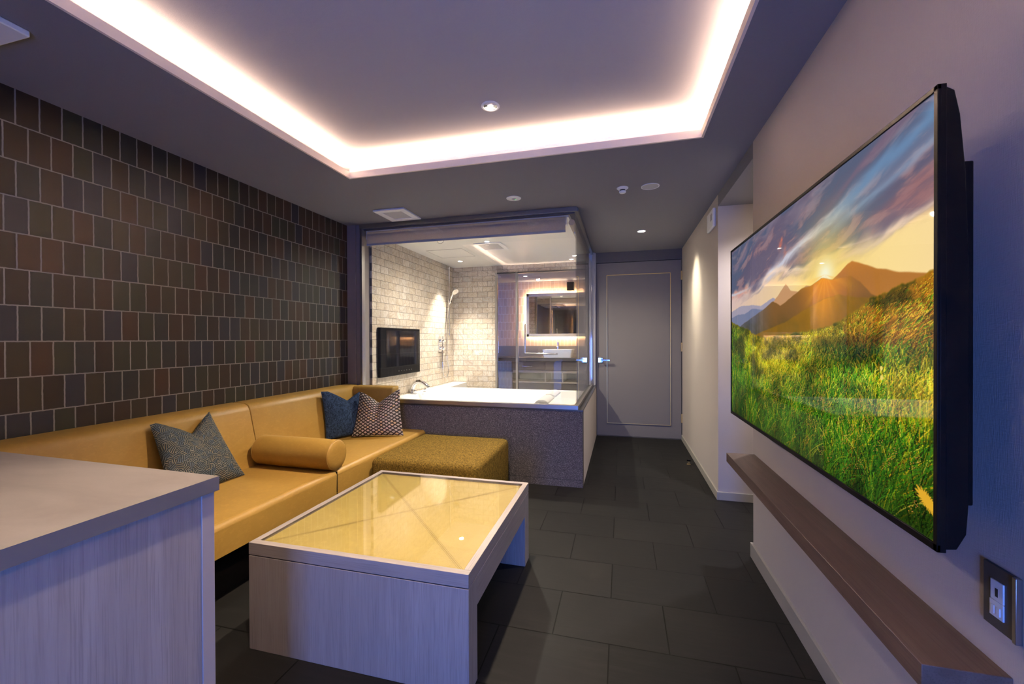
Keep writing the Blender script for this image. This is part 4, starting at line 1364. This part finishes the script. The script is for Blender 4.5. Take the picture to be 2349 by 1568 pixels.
ring_light('tray_spotlight', 'round downlight in the ceiling tray above the worktop corner', 'ceiling light', -0.66, 0.72, ZT, 0.048, power=100, spot=1.45, blend=0.8, col=SOFT)
ring_light('corridor_downlight', 'bright round downlight in the corridor ceiling before the door', 'ceiling light', 0.193, 4.339, ZC, 0.043, power=44, spot=2.3, blend=0.85, col=(1.0, 0.88, 0.66))
light('corridor_beam', 'SPOT', (0.21, 4.339, ZC - 0.014), 70, (1.0, 0.92, 0.66), rot=(0, -0.72, 0), spot_size=0.85, spot_blend=1.0, shadow_soft_size=0.03, parent=None)
ring_light('passage_downlight', 'round downlight in the ceiling of the side passage', 'ceiling light', 1.0, 2.91, 2.184, 0.043, power=75, spot=2.4, blend=0.8, col=(0.95, 0.90, 0.95))

em = thing('emergency_light', 'round emergency light with a green indicator above the bath front', 'emergency light', (-0.79, 3.07, ZC))
bm = bmesh.new()
lathe(bm, (-0.79, 3.07, ZC), [(0.056, 0), (0.056, -0.003), (0.050, -0.005), (0, -0.005)], 'z', 36)
obj('cover', bm, M['white'], em, smooth=True)
bm = bmesh.new()
lathe(bm, (-0.79, 3.07, ZC - 0.005), [(0.018, 0), (0.014, -0.004), (0, -0.005)], 'z', 20)
obj('bulb', bm, M['grille'], em, smooth=True)
bm = bmesh.new()
lathe(bm, (-0.778, 3.078, ZC - 0.0095), [(0.006, 0), (0.0, -0.002)], 'z', 12)
obj('indicator', bm, M['led_green'], em)

sd = thing('smoke_detector', 'small white smoke detector beside the round ceiling speaker', 'smoke detector', (0.0, 3.075, ZC))
bm = bmesh.new()
lathe(bm, (0.008, 3.068, ZC), [(0.040, 0), (0.040, -0.004), (0.030, -0.012), (0.024, -0.014), (0, -0.014)], 'z', 36)
obj('base', bm, M['white'], sd, smooth=True)
bm = bmesh.new()
lathe(bm, (0.008, 3.068, ZC), [(0.019, -0.014), (0.019, -0.024)], 'z', 24)
obj('sensor_neck', bm, M['slot'], sd, smooth=True)
bm = bmesh.new()
lathe(bm, (0.008, 3.068, ZC), [(0.024, -0.024), (0.024, -0.032), (0.019, -0.037), (0, -0.038)], 'z', 28)
obj('cap', bm, M['white'], sd, smooth=True)

sp_ = thing('ceiling_speaker', 'flat round grey ceiling speaker near the corridor', 'speaker', (0.196, 3.085, ZC))
bm = bmesh.new()
lathe(bm, (0.196, 3.085, ZC), [(0.062, 0), (0.062, -0.004), (0.058, -0.005), (0.056, -0.003)], 'z', 44)
obj('rim', bm, M['white'], sp_, smooth=True)
bm = bmesh.new()
lathe(bm, (0.196, 3.085, ZC - 0.003), [(0.057, 0), (0, 0)], 'z', 44)
obj('grille', bm, M['grille'], sp_)

cv = thing('ceiling_vent', 'small square white ceiling vent above the bath glass', 'vent', (-1.84, 3.19, ZC))
vx0, vx1, vy0_, vy1_, h_ = -1.985, -1.700, 3.040, 3.345, 0.014
obj('frame', B((vx0, vx1, vy0_, vy0_ + 0.055, ZC - h_, ZC), (vx0, vx1, vy1_ - 0.055, vy1_, ZC - h_, ZC), (vx0, vx0 + 0.055, vy0_ + 0.055, vy1_ - 0.055, ZC - h_, ZC),
               (vx1 - 0.055, vx1, vy0_ + 0.055, vy1_ - 0.055, ZC - h_, ZC)), M['white'], cv, bevel=0.003)
obj('grille', B(vx0 + 0.055, vx1 - 0.055, vy0_ + 0.055, vy1_ - 0.055, ZC - 0.008, ZC), M['grille'], cv)
ac = thing('air_conditioner', 'white ceiling air conditioner panel above the counter', 'air conditioner', (-2.25, 0.55, ZC))
obj('panel', B(-2.45, -1.975, 0.05, 0.978, ZC - 0.022, ZC), M['white'], ac, bevel=0.004)
obj('air_slot', B(-2.05, -2.02, 0.15, 0.88, ZC - 0.0235, ZC - 0.02), M['slot'], ac)
